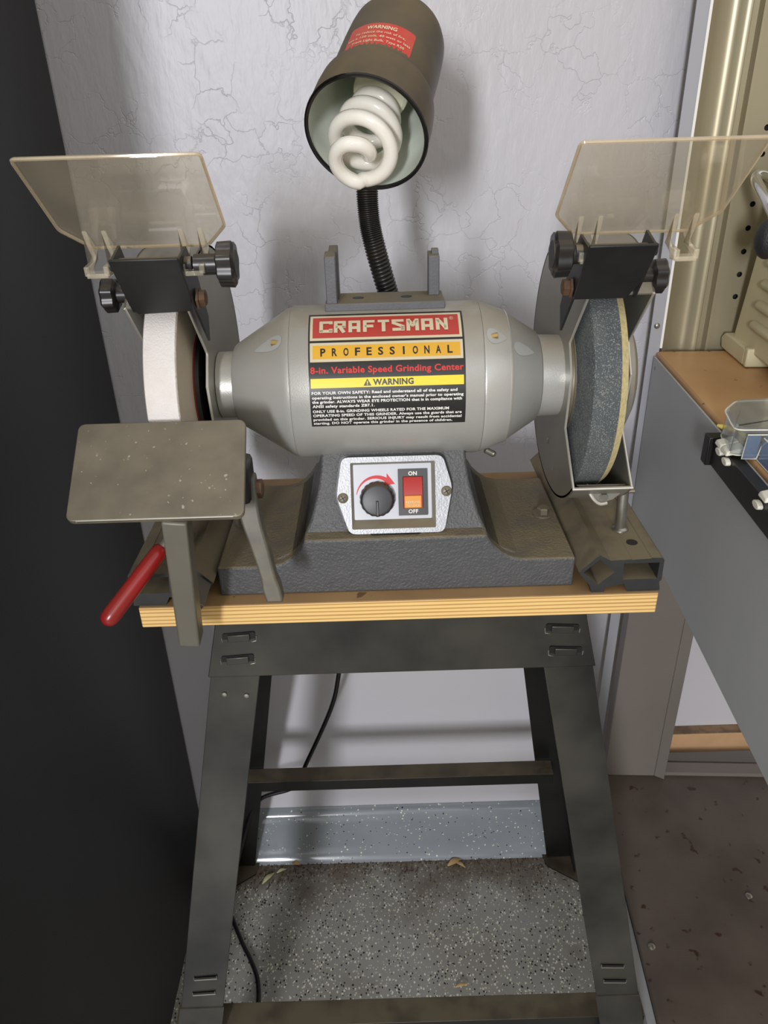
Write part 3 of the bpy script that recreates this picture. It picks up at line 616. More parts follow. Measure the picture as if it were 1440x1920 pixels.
# ---- guards, wheels, shields
def guard(sx, xi, xo, wx0, wx1, wm, bx, shx):
    """sx: side, xi/xo inner and outer plate x, wx wheel faces"""
    cy_, cz_ = AY, AZ+.006; gr = .112
    front = [(.5665, 1.0095), (.611, 1.046), (.605, 1.094), (.6215, 1.117), (.5775, 1.166)]
    a0_ = math.atan2(front[-1][1]-cz_, front[-1][0]-cy_); a1_ = math.atan2(front[0][1]-cz_, front[0][0]-cy_)
    r0 = math.hypot(front[-1][0]-cy_, front[-1][1]-cz_); r1 = math.hypot(front[0][0]-cy_, front[0][1]-cz_)
    n = 48; arcp = []
    for k in range(1, n):
        t = k/n; a = a0_+(a1_-2*math.pi*0-a0_)*t if a1_ < a0_ and False else a0_-(a0_-a1_ if a1_ < 0 else a0_+2*math.pi-a1_)*t
        rr = (r0*(1-t*6)+gr*t*6) if t < 1/6 else ((r1*(t-5/6)*6+gr*(1-t)*6) if t > 5/6 else gr)
        arcp.append((cy_+math.cos(a)*rr, cz_+math.sin(a)*rr))
    poly = front+arcp
    gd = obj('wheel_guard', MB().prism_x(poly, xi, xi+sx*.0018), 'guard', g, smooth=40)
    obj('outer_plate', MB().prism_x(poly, xo, xo-sx*.0016), 'guard', gd, smooth=40)
    band = [front[-1]]+arcp+[front[0]]
    m = MB(); rings = []
    for x, kk in ((min(xi, xo), 0), (max(xi, xo), 0)):
        rings.append([(x, y, z) for y, z in band]+[(x, cy_+(y-cy_)*.984, cz_+(z-cz_)*.984) for y, z in reversed(band)])
    m.face_loop(rings); obj('guard_band', m, 'guard', gd, smooth=40)
    # bare edge along the opening
    m = MB(); m.tube([(xi+sx*.0009, y, z) for y, z in front], .0011, 6); m.tube([(xo-sx*.0009, y, z) for y, z in front], .0010, 6)
    m.tube([(xi, front[0][0], front[0][1]), (xo, front[0][0], front[0][1])], .0011, 6)
    obj('bare_edge', m, 'guardedge', gd)
    if sx > 0:
        obj('end_cover', MB().lathe([(0, .052), (.004, .051), (.009, .042), (.012, .025), (.0125, .002)], (xo, AY, AZ), (1, 0, 0), 40), 'guard', gd)
    # wheel
    wb = MB().lathe([(wx0, .030), (wx0, .0985), (wx0+.001, .1000), (wx1-.001 if sx < 0 else wx1-.0050, .1000), (wx1, .0985 if sx < 0 else .0950), (wx1, .030)], (0, AY, AZ), (1, 0, 0), 96)
    wh = obj('grinding_wheel', wb, wm, g, label='white grinding wheel' if sx < 0 else 'dark grey grinding wheel with a worn pale edge')
    if sx > 0:
        obj('worn_edge', MB().lathe([(wx1-.0052, .1000), (wx1-.0050, .10025), (wx1+.0010, .0962), (wx1+.0012, .090)], (0, AY, AZ), (1, 0, 0), 96, cap=False), 'wheeledge', wh)
    else:
        obj('wheel_side', MB().lathe([(wx1+.0001, .045), (wx1+.0004, .0992)], (0, AY, AZ), (1, 0, 0), 96, cap=False), 'whiteside', wh)
    xs = wx1 if sx < 0 else wx0
    obj('flange_washer', MB().lathe([(0, .050), (.0014, .050), (.0014, .01)], (xs, AY, AZ), (-sx, 0, 0), 40), 'washer' if sx < 0 else 'steeldust', wh)
    obj('flange', MB().lathe([(.0014, .0485), (.0045, .0475), (.0045, .01)], (xs, AY, AZ), (-sx, 0, 0), 40), 'dark' if sx < 0 else 'steeldust', wh)  # left flange painted black to stand for the dark gap beside the wheel
    # eye shield bracket
    T = Vector((bx, .5405, 1.2065)); B = Vector((bx, .5735, 1.1635)); dn_ = (B-T).normalized(); nn = Vector((1, 0, 0)).cross(dn_).normalized()
    if nn.y > 0: nn = -nn
    hw_ = .0236
    def Q(u, t_, k): return T+Vector((u, 0, 0))+dn_*t_+nn*k
    LB = (B-T).length
    cut = .010
    outl = [(-hw_, 0), (hw_, 0), (hw_, LB*.62), (hw_-.003, LB), (-hw_+.004, LB*1.04), (-hw_, LB*.85)] if sx < 0 else [(-hw_, 0), (hw_, 0), (hw_, LB*.55), (hw_-.007, LB*.97), (hw_-.0085, LB), (-hw_, LB)]
    br = obj('shield_bracket', MB().prism(outl, lambda u, t_: Q(u, t_, 0), lambda u, t_: Q(u, t_, -.0022)), 'black', g, bev=.0007)
    for s in (-1, 1):
        x = bx+s*(hw_-.0008)
        yz = [(T.y+.001, T.z-.001), (T.y+.028, T.z+.004), (.590, 1.190), (.612, 1.150), (.606, 1.132), (B.y+.002, B.z)] if s == -sx else [(T.y+.001, T.z-.001), (T.y+.026, T.z+.006), (.585, 1.185), (.585, 1.165), (B.y+.002, B.z)]
        obj('bracket_arm', MB().prism_x(yz, x-.0009, x+.0009), 'black', br)
    obj('hinge_rod', MB().cyl((bx-.0285, .5600, 1.2007), (bx+.0285, .5600, 1.2007), .0045, 16), 'rail', br)
    xb = bx-sx*hw_
    obj('hex_bolt', MB().lathe([(0, .0078), (.0018, .0078), (.0018, .0062), (.0062, .0062), (.0068, .005)], (xb-sx*.001, .578, 1.172), (-sx, 0, 0), 6), 'rust', br)
    # knobs
    def knob(x0, dirx, y, z, r, w_, sh, nm='clamp_knob'):
        mk = MB(); n = 84; rings = []
        for k, f in ((0, .82), (.0012, .97), (w_-.0016, 1.0), (w_, .86)):
            rings.append([(x0+dirx*(sh+k), y+math.cos(a)*r*f*(1+.075*math.cos(7*a)), z+math.sin(a)*r*f*(1+.075*math.cos(7*a))) for a in [2*math.pi*i/n for i in range(n)]])
        mk.face_loop(rings); o_ = obj(nm, mk, 'plastic', g, smooth=40)
        obj('stem', MB().cyl((x0, y, z), (x0+dirx*(sh+.001), y, z), .0073 if r > .014 else .006, 20), 'plastic', o_)
        obj('knob_cap', MB().cyl((x0+dirx*(sh+w_-.0002), y, z), (x0+dirx*(sh+w_+.0004), y, z), r*.62, 24), 'rail', o_)
    knob(shx-sx*.0335, -sx, .5640, 1.1985, .0152, .0125, .0165 if sx < 0 else .0125)
    knob(bx+sx*(hw_+.001), sx, .590, 1.1735 if sx < 0 else 1.176, .0122, .0105, .013)
    # shield
    D = Vector((0, -math.cos(R(42.8)), math.sin(R(42.8)))); N = Vector((0, -math.sin(R(42.8)), -math.cos(R(42.8)))); O = Vector((shx, .580, 1.208))
    def S(u, t_, k=0): return O+Vector((u, 0, 0))+D*t_-N*k
    hexg = roundpoly([(-.0415, 0), (.0415, 0), (.0575, .022), (.0575, .0930), (-.0575, .0930), (-.0575, .022)], .003, 3)
    sh = obj('eye_shield', MB().prism(hexg, lambda u, t_: S(u, t_, 0), lambda u, t_: S(u, t_, .0030)), 'shield', g, bev=.0005, label='scratched clear plastic eye shield')
    m = MB(); m.tube([S(u, t_, .0015) for u, t_ in hexg+[hexg[0]]], .0012, 6, cap=False)
    obj('polished_edge', m, 'shieldedge', sh)
    for u in (-.0400, -.0265, .0265, .0400):
        H = Vector((shx+u, .5600, 1.2007))
        p = [S(u, .017, -.0002), S(u, .000, -.0002), H+Vector((0, .006, -.002)), H+Vector((0, .002, -.0075)), H+Vector((0, -.006, -.0065)), H+Vector((0, -.0065, 0)), S(u, .000, -.0075), S(u, .006, -.0050)]
        p[0] = S(u, .023, -.0004); p[7] = S(u, .010, -.0056)
        m = MB(); m.face_loop([[q-Vector((.0019, 0, 0)) for q in p], [q+Vector((.0019, 0, 0)) for q in p]]); obj('clamp_fin', m, 'shieldclean', sh, bev=.0006)
    for s in (-1, 1):
        m = MB(); H = Vector((shx+s*.0332, .5600, 1.1955)); m.box(H.x-.0075, H.x+.0075, H.y-.0062, H.y+.0062, H.z-.0028, H.z+.0005); obj('clamp_foot', m, 'shieldclean', sh, bev=.0006)
    return gd
MT['shieldedge'] = clear('frosted acrylic edge', (246, 238, 222), .38, (228, 214, 188), .15)
guard(-1, -.1410, -.1890, -.1802, -.1545, 'white', -.158, -.162)
grd = guard(1, .1565, .2065, .1625, .1895, 'wheel', .168, .183)
# lower bracket of the right guard and its pin
m = MB()
cyl_pts = [(.1625, 1.0075), (.2040, 1.0070), (.2055, 1.0040), (.2000, .9975), (.1950, .9930), (.1830, .9890), (.1800, .9905), (.1770, .9960)]
m.prism_y(cyl_pts, .578, .5795); lb = obj('spark_catch', m, 'guard', grd, bev=.0004)
m = MB(); m.tube(spline([(.172, .582, 1.006), (.177, .578, .996), (.1835, .577, .9900), (.190, .577, .9905)], 5), .0016, 8); obj('bare_edge', m, 'guardedge', grd)
obj('nut', MB().lathe([(0, .0035), (.003, .0035)], (.1865, .5775, .9965), (0, -1, 0), 6), 'steel', grd)
obj('support_pin', MB().lathe([(0, .0075), (.0015, .0072), (.003, .0050), (.045, .0050), (.0495, .0035)], (.2180, .6160, .9415), (-.04, 0, 1), 20), 'steel', g)
obj('set_screw', MB().cyl((.2205, .614, .982), (.2255, .612, .983), .0020, 10), 'steeldust', g)
for y, z in ((.668, 1.010), (.640, .994)):
    obj('rivet', MB().lathe([(0, .003), (.001, .002)], (.1564, y, z), (-1, 0, 0), 10), 'bright', grd)

# ------------------------------------------------------------------ tool rest on the left
tr_ = thing('tool_rest', 'grey rectangular tool rest table on a square post, in front of the white wheel', 'tool rest', (-.160, .55, .9085))
bk = Vector((-.1665, .549, 1.0870)); ft = Vector((-.1630, .480, 1.0405)); d = ft-bk; Ld = d.length; d.normalize(); uu = Vector((1, 0, 0)); nn = uu.cross(d).normalized(); nn = nn if nn.z < 0 else -nn
pl = obj('rest_plate', MB().prism(rect2(-.0635, .0635, 0, Ld, .0055), lambda u, t: bk+uu*u+d*t, lambda u, t: bk+uu*u+d*t+nn*.0052), 'restsurf', tr_, bev=.0008)
m = MB(); m.tube([ft+uu*u+nn*.0006-d*.0002 for u in (-.056, -.03, 0, .03, .056)], .0006, 6); obj('scuffed_edge', m, 'bright', pl)
pst = obj('square_post', MB().bar((-.1500, .489, 1.038), (-.1650, .5200, .9030), .0182, .0182, .0175, .0175, up=(0, -1, 0)), 'post', tr_, bev=.0018, seg=3)
obj('square_bar', MB().bar((-.1640, .530, .9285), (-.1672, .78, .9285), .0165, .0165, twist=R(45)), 'post', tr_, bev=.001)
obj('gusset', MB().plate([(-.140, .492, 1.0405), (-.124, .500, 1.0405), (-.120, .512, 1.030), (-.138, .505, 1.033)], (0, .002, -.001)), 'restsurf', tr_)
obj('pivot_block', MB().box(-.118, -.1000, .515, .545, 1.030, 1.062), 'black', tr_, bev=.004)
pth = spline([(-.1060, .532, 1.048), (-.1020, .519, 1.020), (-.0945, .511, .988), (-.0875, .503, .953)], 5)
m = MB(); rings = []
for i, p in enumerate(pth):
    t = i/(len(pth)-1); wx = .0075+.0*t if t < .9 else .0075; hx = .0088*(1-t)+.0052*t+(.0015 if t > .85 else 0)
    rings.append([p+Vector((a*hx, b*.006, c*.0)) for a, b, c in ((-1, -1, 0), (1, -1, 0), (1.0, 1, 0), (-1, 1, 0))])
m.face_loop(rings); obj('clamp_lever', m, 'lever', tr_, bev=.0018, seg=3)
obj('hex_bolt', MB().lathe([(0, .0075), (.0055, .0075), (.0062, .006)], (-.0985, .530, 1.0370), (1, 0, 0), 6), 'rust', tr_)
ha, hb = Vector((-.150, .545, 1.018)), Vector((-.2150, .4880, .9500)); hd = (hb-ha)
hs = ha+hd*.40
ro = obj('handle_rod', MB().cyl(ha, hs+hd*.02, .0042, 16), 'post', tr_)
L_ = (hb-hs).length
obj('handle_grip', MB().lathe([(-.002, .0042), (0, .0060), (.005, .0068), (L_*.5, .0070), (L_-.004, .0074), (L_+.001, .0070), (L_+.0045, .0052), (L_+.0062, .002)], hs, hd, 24), 'red', tr_, label='red vinyl grip')

# ------------------------------------------------------------------ lamp
RIM = Vector((-.0052, .6456, 1.2745)); AX = Vector((-.2372, -.8116, -.5338)).normalized()
lt = thing('gooseneck_lamp', 'black dusty bell-shaped lamp with spiral bulb on a ribbed gooseneck above the grinder', 'lamp', (.035, .745, .9378))
sh_out = [(0, .0470), (-.008, .0474), (-.022, .0472), (-.034, .0462), (-.0370, .0454), (-.0382, .0440), (-.0388, .0420), (-.060, .0414), (-.090, .0408), (-.108, .0400)]
cap_ = [(-.108-.040*math.sin(R(a)), .040*math.cos(R(a))) for a in (12, 24, 36, 48, 60, 70, 80, 87)]
shd = obj('lamp_shade', MB().lathe(sh_out+cap_, RIM, AX, 64, cap=False), 'lampm', lt, smooth=40)
obj('reflector', MB().lathe([(-.0005, .0456), (-.014, .0456), (-.030, .0448), (-.038, .0405), (-.060, .0385), (-.085, .0360), (-.105, .032), (-.125, .022), (-.133, .001)], RIM, AX, 64, cap=False), 'lampin', shd)
m = MB(); e1 = AX.cross(Vector((0, 0, 1))).normalized(); e2 = AX.cross(e1)
m.tube([RIM+(e1*math.cos(a)+e2*math.sin(a))*.0464 for a in [2*math.pi*k/64 for k in range(65)]], .0017, 8, cap=False); obj('rim', m, 'rim', shd)
bulb = obj('bulb', MB().lathe([(-.105, .010), (-.100, .016), (-.078, .0215), (-.058, .0225), (-.050, .0215), (-.048, .019), (-.048, .001)], RIM, AX, 40, cap=False), 'bulbbase', lt, label='cream based spiral bulb')
pts = []; dn = (e2 if e2.z < 0 else -e2)
BO = RIM+dn*.0085+e1*(.004 if e1.x < 0 else -.004)
for k in range(0, 190):
    t = k/189; tt = t*3.9
    h = -.052+.066*min(t, .85)/.85; r = .0125+.0105*min(1, t*1.9)
    if t > .80: q = (t-.80)/.20; r = .023-.0165*q; h = .014+.003*math.sin(q*math.pi)-.012*max(0, q-.6)
    a = -2*math.pi*tt+2.2
    pts.append(BO+AX*h+(e1*math.cos(a)+e2*math.sin(a))*r)
m = MB(); m.tube(pts, .0057, 14)
pts2 = [BO+AX*(-.05+.022*k/20)+(e1*math.cos(1.2+math.pi)+e2*math.sin(1.2+math.pi))*.009 for k in range(21)]
m.tube(pts2, .0050, 12)
obj('spiral_tube', m, 'bulb', bulb, smooth=80)
# gooseneck with ribs
tipp = RIM-AX*.146
gp = spline([(.035, .745, .940), (.033, .748, 1.03), (.0245, .750, 1.09), (.0105, .750, 1.133), (-.002, .750, 1.180), (-.0060, .752, 1.205), (-.0062, .758, 1.235), (-.001, .778, 1.290), (.014, .800, 1.345), (.026, .800, 1.368), tuple(tipp)], 44)
m = MB(); m.tube(gp, .0095, 18, rf=lambda i: .0101 if i % 3 else .0088); obj('gooseneck', m, 'goose', lt, smooth=80)
obj('lamp_foot', MB().cyl((.035, .745, .9375), (.035, .745, .958), .014, 24), 'goose', lt)
# sticker
STK = dict(f0=0, h0=0)
def on_shade(bm, lift, fc, hc):
    for v in bm.verts:
        h = hc+v.co.y; f = fc+v.co.x/.0414*(-1); r = .0414+lift-(max(0, h-.060))*.02
        v.co = RIM-AX*h+(e1*math.cos(f)+e2*math.sin(f))*r
    return bm
def cutx(bm, x0, x1, n):
    for k in range(1, n):
        bmesh.ops.bisect_plane(bm, geom=bm.verts[:]+bm.edges[:]+bm.faces[:], plane_co=(x0+(x1-x0)*k/n, 0, 0), plane_no=(1, 0, 0))
    return bm
FC, HC = R(-97), .0585
SW, SHh = .0265, .0145
def sticker_part(bms, lift): return merge([on_shade(cutx(b, -SW, SW, 16), lift, FC, HC) for b in bms])
stk = obj('warning_sticker', sticker_part([polyflat(rect2(-SW, SW, -SHh, SHh, .0025))], .0004), 'sticker', shd, smooth=80)
obj('sticker_lettering', sticker_part([text('WARNING', -.0115, .0115, .0062, .0108, .03), text('To reduce the risk of fire,', -.0195, .0195, .0008, .0036, .01),
    text('use a 120 volt, 40 watt or less', -.0245, .0245, -.0046, -.0018, .01), text('Track Light Bulb, Type R20', -.0205, .0205, -.0100, -.0072, .01)], .0007), 'cream_print', shd, smooth=80)

# ------------------------------------------------------------------ power cord, debris
cd = MB(); cd.tube(spline([(.0, .7395, .925), (-.01, .80, .925), (-.035, .85, .905), (-.055, .875, .86), (-.063, .925, .62), (-.0777, .93, .513), (-.0943, .93, .4426), (-.1411, .93, .327), (-.166, .93, .272), (-.229, .93, .242), (-.262, .935, .16), (-.300, .925, .030), (-.3055, .900, .0045), (-.2956, .876, .0042), (-.2689, .826, .0042), (-.251, .797, .0042), (-.2340, .760, .0042), (-.2285, .709, .0042), (-.235, .62, .0042), (-.28, .5, .0042)], 8), .0036, 10)
tag(obj('power_cord', cd, 'cord', loc=(-.2689, .826, .0042), smooth=80), 'black power cord hanging behind the stand and curling over the flecked floor', 'cord')
def leaf_mesh(x, y, L_, W_, a, z=.002, curl=.004):
    m = MB(); n = 8; rings = []
    for k in range(n+1):
        t = k/n; w_ = W_*math.sin(math.pi*(.06+.9*t))*.5; h = z+curl*math.sin(math.pi*t)
        c, s = math.cos(a), math.sin(a); u = (t-.5)*L_
        rings.append([(x+u*c-v*s, y+u*s+v*c, h+dz) for v, dz in ((-w_, 0), (0, .0012), (w_, 0), (0, -.0004))])
    return m.face_loop(rings)
for x, y, L_, W_, a, c, lb_ in ((.1147, .978, .030, .012, .5, 'leaf', 'curled tan dry leaf on the floor against the kerb, below the right of the stand'),
        (.1260, .972, .022, .007, -.6, 'leaf', 'narrow tan leaf fragment lying beside the curled leaf by the kerb'),
        (-.2400, .955, .030, .009, .85, 'leaf2', 'pale green pointed leaf on the floor near the left rear stand foot'),
        (-.2160, .970, .020, .007, .4, 'leaf2', 'small pale folded leaf just right of the pointed green leaf'),
        (-.1900, .985, .016, .010, -.3, 'leaf', 'small orange brown leaf scrap against the kerb at the left'),
        (.1050, .745, .022, .006, .2, 'leaf', 'thin tan leaf scrap in the middle of the flecked floor near the front brace')):
    tag(obj('dry_leaf', leaf_mesh(x, y, L_, W_, a), c, loc=(x, y, .001), smooth=60), lb_, 'leaf', 'dry leaves on the floor')
m = MB()
for k in range(520):
    x = random.uniform(-.31, .34); y = .985-abs(random.gauss(0, .018)); s = random.uniform(.0008, .0026)
    if random.random() < .2: x = random.uniform(-.30, -.16); y = random.uniform(.93, .985)
    a = random.uniform(0, 3); c, sn = math.cos(a)*s, math.sin(a)*s
    m.face_loop([[(x-c, y-sn, .0006), (x+sn*.6, y-c*.6, .0006), (x+c, y+sn, .0006), (x-sn*.6, y+c*.6, .0006)], [(x-c*.5, y-sn*.5, .0006+s*.7), (x+sn*.3, y-c*.3, .0006+s*.7), (x+c*.5, y+sn*.5, .0006+s*.8), (x-sn*.3, y+c*.3, .0006+s*.7)]])
o = obj('floor_debris', m, 'dirt', loc=(0, .98, 0)); stuff(tag(o, 'brown dirt crumbs gathered on the floor along the grey kerb', 'debris'))

# ------------------------------------------------------------------ workbench on the right
BZ = R(-3.5); BL = (.354, .95, 0)
wb = thing('workbench', 'steel workbench at the right with grey side panel, brown timber top and perforated back', 'workbench', BL, BZ, local=True)
obj('bench_top', MB().box(.0025, .95, -1.10, .022, .968, 1.0), 'bench', wb, bev=.003)
obj('side_panel', MB().box(-.0015, .0010, -1.10, .012, .770, .996), 'panelsteel', wb, bev=.0004)
obj('front_flange', MB().box(-.0080, .0062, .0180, .0195, .28, 1.70), 'flange', wb)
obj('edge_highlight', MB().box(.0062, .0092, .0172, .0195, 1.005, 1.70), 'whiteprint', wb)  # white strip painting the highlight along the flange edge
# folded steel back: ribs then a perforated sheet
m = MB(); prof = [(.0092, .018), (.020, .036), (.034, .042), (.046, .040), (.050, .034), (.057, .034), (.060, .041), (.066, .041), (.069, .033), (.072, .033), (.0745, .040)]
m.prism_z([(u, v) for u, v in prof]+[(u, v+.0015) for u, v in reversed(prof)], .985, 1.70); obj('folded_post', m, 'backsteel', wb, smooth=60)
def perf(u0, u1, z0, z1, pu_, pz, r, y):
    bm = bmesh.new(); nu = round((u1-u0)/pu_); nz = round((z1-z0)/pz); n = 16
    for i in range(nu):
        for j in range(nz):
            cxu, cz = u0+(i+.5)*pu_, z0+(j+.5)*pz; inner = []; outer = []
            for k in range(n):
                a = 2*math.pi*k/n; c, s = math.cos(a), math.sin(a); q = max(abs(c), abs(s))
                inner.append(bm.verts.new((cxu+c*r, y, cz+s*r))); outer.append(bm.verts.new((cxu+c/q*pu_/2, y, cz+s/q*pz/2)))
            for k in range(n):
                l = (k+1) % n; bm.faces.new((inner[k], inner[l], outer[l], outer[k]))
    bmesh.ops.remove_doubles(bm, verts=bm.verts, dist=1e-5)
    m = MB(); m.bm.free(); m.bm = bm
    r_ = bmesh.ops.extrude_face_region(bm, geom=bm.faces[:]); bmesh.ops.translate(bm, vec=(0, .0016, 0), verts=[v for v in r_['geom'] if isinstance(v, bmesh.types.BMVert)])
    return m
obj('perforated_back', perf(.0845, .0845+.0275*8, 1.064-.01375, 1.064+.0275*18-.01375, .0275, .0275, .0034, .0400), 'backsteel', wb)
obj('back_sheet', MB().box(.074, .90, .0400, .0412, .985, 1.0502).box(.074, .0846, .0400, .0412, 1.0502, 1.70), 'backsteel', wb)
obj('dark_backing', MB().box(.075, .34, .052, .0535, .985, 1.60), 'slot', wb)  # unseen dark sheet added so the perforations read black
def pan_screw(u, v, z, ax, par, r=.0038):
    o_ = obj('screw', MB().lathe([(0, r), (.0012, r*.95), (.0024, r*.6), (.0027, r*.2)], (u, v, z), ax, 16), 'steel', par)
for u, z in ((-.0010, 1.034), (.0004, .984)): pan_screw(u, .0180 if z > 1 else .0, z, (0, -1, 0) if z > 1 else (-1, 0, 0), wb)
# rear leg and lower shelf
m = MB(); m.box(.0090, .0925, -.0140, -.0120, .272, .968); m.hexa([(.0925, -.0140, .272), (.107, -.022, .272), (.107, -.020, .272), (.0925, -.012, .272)], [(.0925, -.0140, .968), (.107, -.022, .968), (.107, -.020, .968), (.0925, -.012, .968)])
m.box(.0090, .011, -.012, .012, .272, .968)
obj('rear_leg', m, 'posts', wb, bev=.0008)
sb = obj('lower_shelf', MB().box(-.004, .95, -.62, .022, .232, .2715), 'shelf', wb, bev=.002)
obj('shelf_edge', MB().box(-.016, -.0045, -.62, -.0, .225, .262), 'panelsteel', wb, bev=.0008)
for u, v in ((.012, -.315), (.098, -.004), (.17, -.235)): pan_screw(u, v, .2716, (0, 0, 1), sb, .0050)
obj('bench_cross_rail', MB().box(.11, .95, -.012, .010, .2716, .279), 'posts', wb)

def B(u, v, z): return Vector((BL[0]+u*math.cos(BZ)-v*math.sin(BZ), BL[1]+u*math.sin(BZ)+v*math.cos(BZ), z))
# black rail with clips on the bench edge
p0 = B(0, -.4, 0)
rl = thing('bin_rail', 'black steel rail with white plastic clips fixed along the left edge of the bench top', 'rail', BL, BZ, local=True)
obj('rail_body', MB().box(-.0140, -.0020, -1.0, -.262, .9705, .9975), 'blackrail', rl, bev=.0008)
obj('end_plate', MB().box(-.0185, -.0020, -.262, -.248, .9690, .9985), 'blackrail', rl, bev=.0008)
for v, z in ((-.288, .9955), (-.306, .9935), (-.385, .990)):
    m = MB(); pp = []
    for k in range(12):
        a = 2*math.pi*k/12; pp.append((v+math.cos(a)*.0068, z+math.sin(a)*.0034-math.cos(a)*.0))
    m.prism_x(pp, -.0190, -.0142); obj('clip', m, 'clip', rl, bev=.0008)
# clear organiser on the bench, with yellow plugs inside
def hull(bot, top, t_): pass
bx1 = thing('parts_organizer', 'clear plastic parts case holding yellow wall plugs on the bench corner', 'box', BL, BZ, local=True)
pr2 = roundpoly([(-.015, -.300), (-.009, -.262), (.010, -.237), (.20, -.228), (.20, -.311), (-.015, -.311)], .007)
m = MB(); m.face_loop([[(u, v, 1.0015) for u, v in pr2], [(u+.002, v, 1.026) for u, v in pr2]]); obj('case_body', m, 'box', bx1, bev=.001)
m = MB(); m.face_loop([[(u, v, 1.0264) for u, v in pr2], [(u+.003, v-.001, 1.0295) for u, v in pr2]]); ld = obj('lid', m, 'box', bx1, bev=.001)
m = MB(); m.tube([(u-.0004, v, 1.0268) for u, v in pr2+[pr2[0]]], .0007, 6, cap=False); obj('lid_rim', m, 'clip', bx1)
m = MB(); m.tube([(u, v, 1.0020) for u, v in pr2+[pr2[0]]], .0006, 6, cap=False); obj('base_rim', m, 'clip', bx1)
obj('divider', MB().box(.046, .0472, -.308, -.236, 1.003, 1.024), 'clip', bx1)
for k, (v, z) in enumerate(((-.283, .9985), (-.299, .9985), (-.392, .9985))):
    obj('latch', MB().face_loop([[(-.0185, v-.008, z), (-.0020, v-.008, z+.003), (-.0020, v+.008, z+.003), (-.0185, v+.008, z)], [(-.0175, v-.007, z+.0045), (-.0015, v-.007, z+.0085), (-.0015, v+.007, z+.0085), (-.0175, v+.007, z+.0045)]]), 'clip', bx1, bev=.0012)
def plug(par_loc, rz, tilt, lab_):
    t_ = thing('wall_plug', lab_, 'plug', par_loc, rz, 'yellow plugs in the clear case')
    t_.rotation_euler = (tilt, 0, rz); ORG[t_.name] = Vector()
    m = MB().lathe([(0, .0048), (.0015, .0048), (.0018, .0030), (.006, .0033), (.0065, .0028), (.011, .0031), (.0115, .0026), (.017, .0026), (.022, .0012)], (0, -.011, 0), (0, 1, 0), 12)
    obj('plug_body', m, 'anchor', t_); return t_
first = plug(B(.006, -.285, 1.0085), .3, .2, 'yellow ribbed wall plug nearest the latches inside the clear parts case')
PLUGS = [(-.002, -.262, 1.0085, 1.0, .1, 'single pale yellow plug at the rounded rear corner of the parts case'),
    (.020, -.290, 1.0085, 1.5, -.1, 'yellow plug lying crosswise between the case wall and the divider'),
    (.060, -.262, 1.009, 1.9, .2, 'yellow plug beyond the divider, rear one of the three there'), (.068, -.280, 1.0085, .2, .1, 'yellow plug beyond the divider, middle one of the three there'),
    (.074, -.298, 1.0085, 2.8, 0, 'yellow plug beyond the divider, front one of the three there')]
for u, v, z, r, ti, own in PLUGS:
    c = first.copy(); COL.objects.link(c); c.location = B(u, v, z); c.rotation_euler = (ti, 0, r)
    c['label'] = own
    for ch in first.children: d_ = ch.copy(); COL.objects.link(d_); d_.parent = c
# second bluish container hung on the rail
bx2 = thing('plastic_bin', 'bluish clear plastic bin standing on the bench edge in front of the yellow plug case', 'bin', BL, BZ, local=True)
m = MB(); b0, b1 = (.0045, .11), (-.470, -.3175); zz = (1.0012, 1.0245)
m.face_loop([[(b0[0], b1[0], z), (b0[1], b1[0], z), (b0[1], b1[1], z), (b0[0]+.006, b1[1], z), (b0[0], b1[1]-.006, z)] for z in zz], cap=False)
m.plate([(b0[0], b1[0], zz[0]), (b0[1], b1[0], zz[0]), (b0[1], b1[1], zz[0]), (b0[0], b1[1], zz[0])], (0, 0, .001))
obj('bin_shell', m, 'boxblue', bx2)
obj('end_tab', MB().plate([(-.0080, -.3165, 1.0012), (.0050, -.3165, 1.0012), (.0050, -.3165, 1.0245), (-.0070, -.3165, 1.0245)], (0, -.0010, 0)), 'boxblue', bx2)
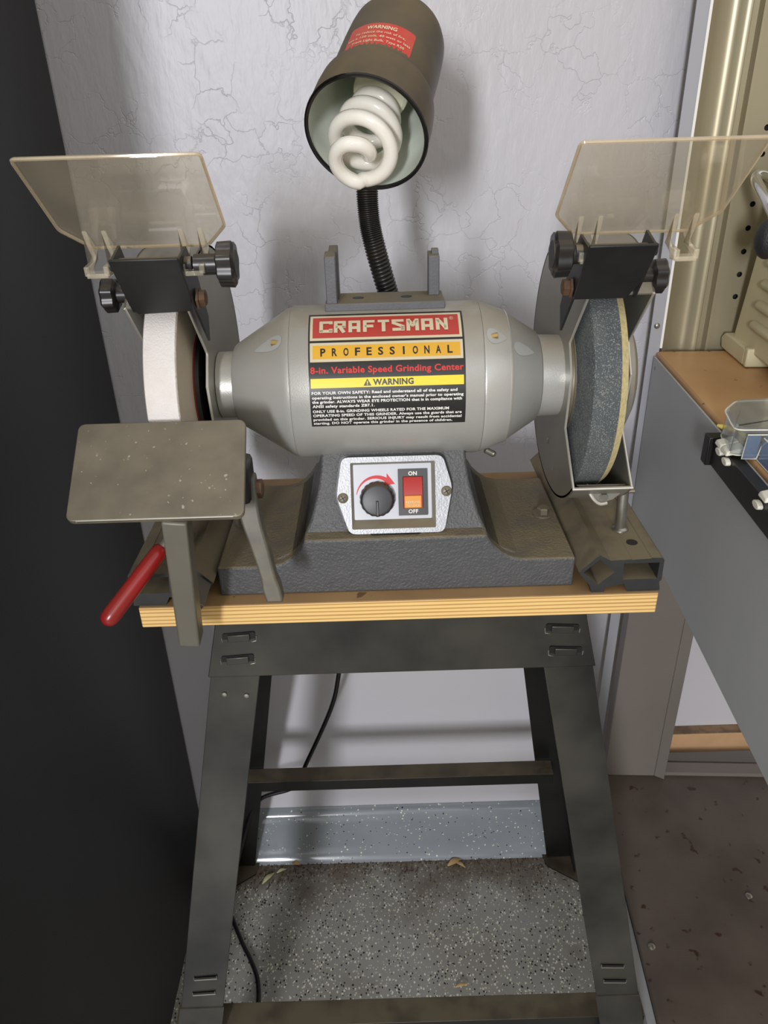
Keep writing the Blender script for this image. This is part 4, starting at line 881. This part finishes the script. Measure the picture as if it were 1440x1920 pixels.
m = MB(); m.tube([(.10, -.3170, 1.0245), (-.0068, -.3170, 1.0245), (-.0080, -.3170, 1.0012), (.0048, -.3175, 1.0012), (.0045, -.47, 1.0012)], .0006, 6); m.tube([(.0048, -.3175, 1.0012), (.0052, -.3215, 1.0150), (.0090, -.325, 1.0235), (.020, -.326, 1.0250)], .0006, 6)
m.tube([(.0045, -.325, 1.0245), (.0045, -.47, 1.0245)], .0006, 6)
obj('bin_rim', m, 'clip', bx2)

# cream machine standing on the bench
cm = thing('bench_machine', 'cream bench machine with louvred side, black knob and chrome arm on the timber bench', 'machine', BL, BZ, local=True)
side = [(.018, 1.0155), (.004, 1.080), (-.016, 1.175), (-.032, 1.25), (-.16, 1.25), (-.16, 1.0155)]
hb_ = obj('housing', MB().prism_x(side, .0955, .30), 'cream', cm, bev=.004, seg=3)
fp = roundpoly([(-.058, 1.001), (-.046, 1.001), (.030, 1.001), (.034, 1.012), (.028, 1.024), (.0, 1.026), (-.058, 1.026)], .003)
fp = roundpoly([(-.046, 1.0015), (.030, 1.0015), (.036, 1.014), (.026, 1.022), (.004, 1.023), (-.046, 1.0225)], .003)
obj('foot', MB().prism_x(fp, .088, .125), 'cream', cm, bev=.002)
obj('foot', MB().prism_x([(-.055, 1.0015), (-.045, 1.0015), (-.043, 1.024), (-.055, 1.024)], .088, .150), 'cream', cm, bev=.002)
for k in range(5):
    z = 1.049+k*.0245; v = -.047-k*.004
    obj('louvre', MB().lathe([(0, .0015), (.003, .0050), (.008, .0064), (.085, .0064)], (.0955, v+.012, z), (0, -1, 0), 16), 'cream', hb_, smooth=80)
obj('knob', MB().ball((.0640, -.107, 1.158), .0190, 20, .75, .75, 1.1), 'rubber', cm)
obj('knob_stem', MB().cyl((.069, -.107, 1.170), (.0955, -.105, 1.195), .004, 14), 'chrome', cm)
obj('chrome_arm', MB().tube(spline([(.0960, -.02, 1.205), (.078, -.022, 1.212), (.070, -.03, 1.207), (.072, -.065, 1.190), (.078, -.090, 1.170)], 6), .0060, 14), 'chrome', cm)
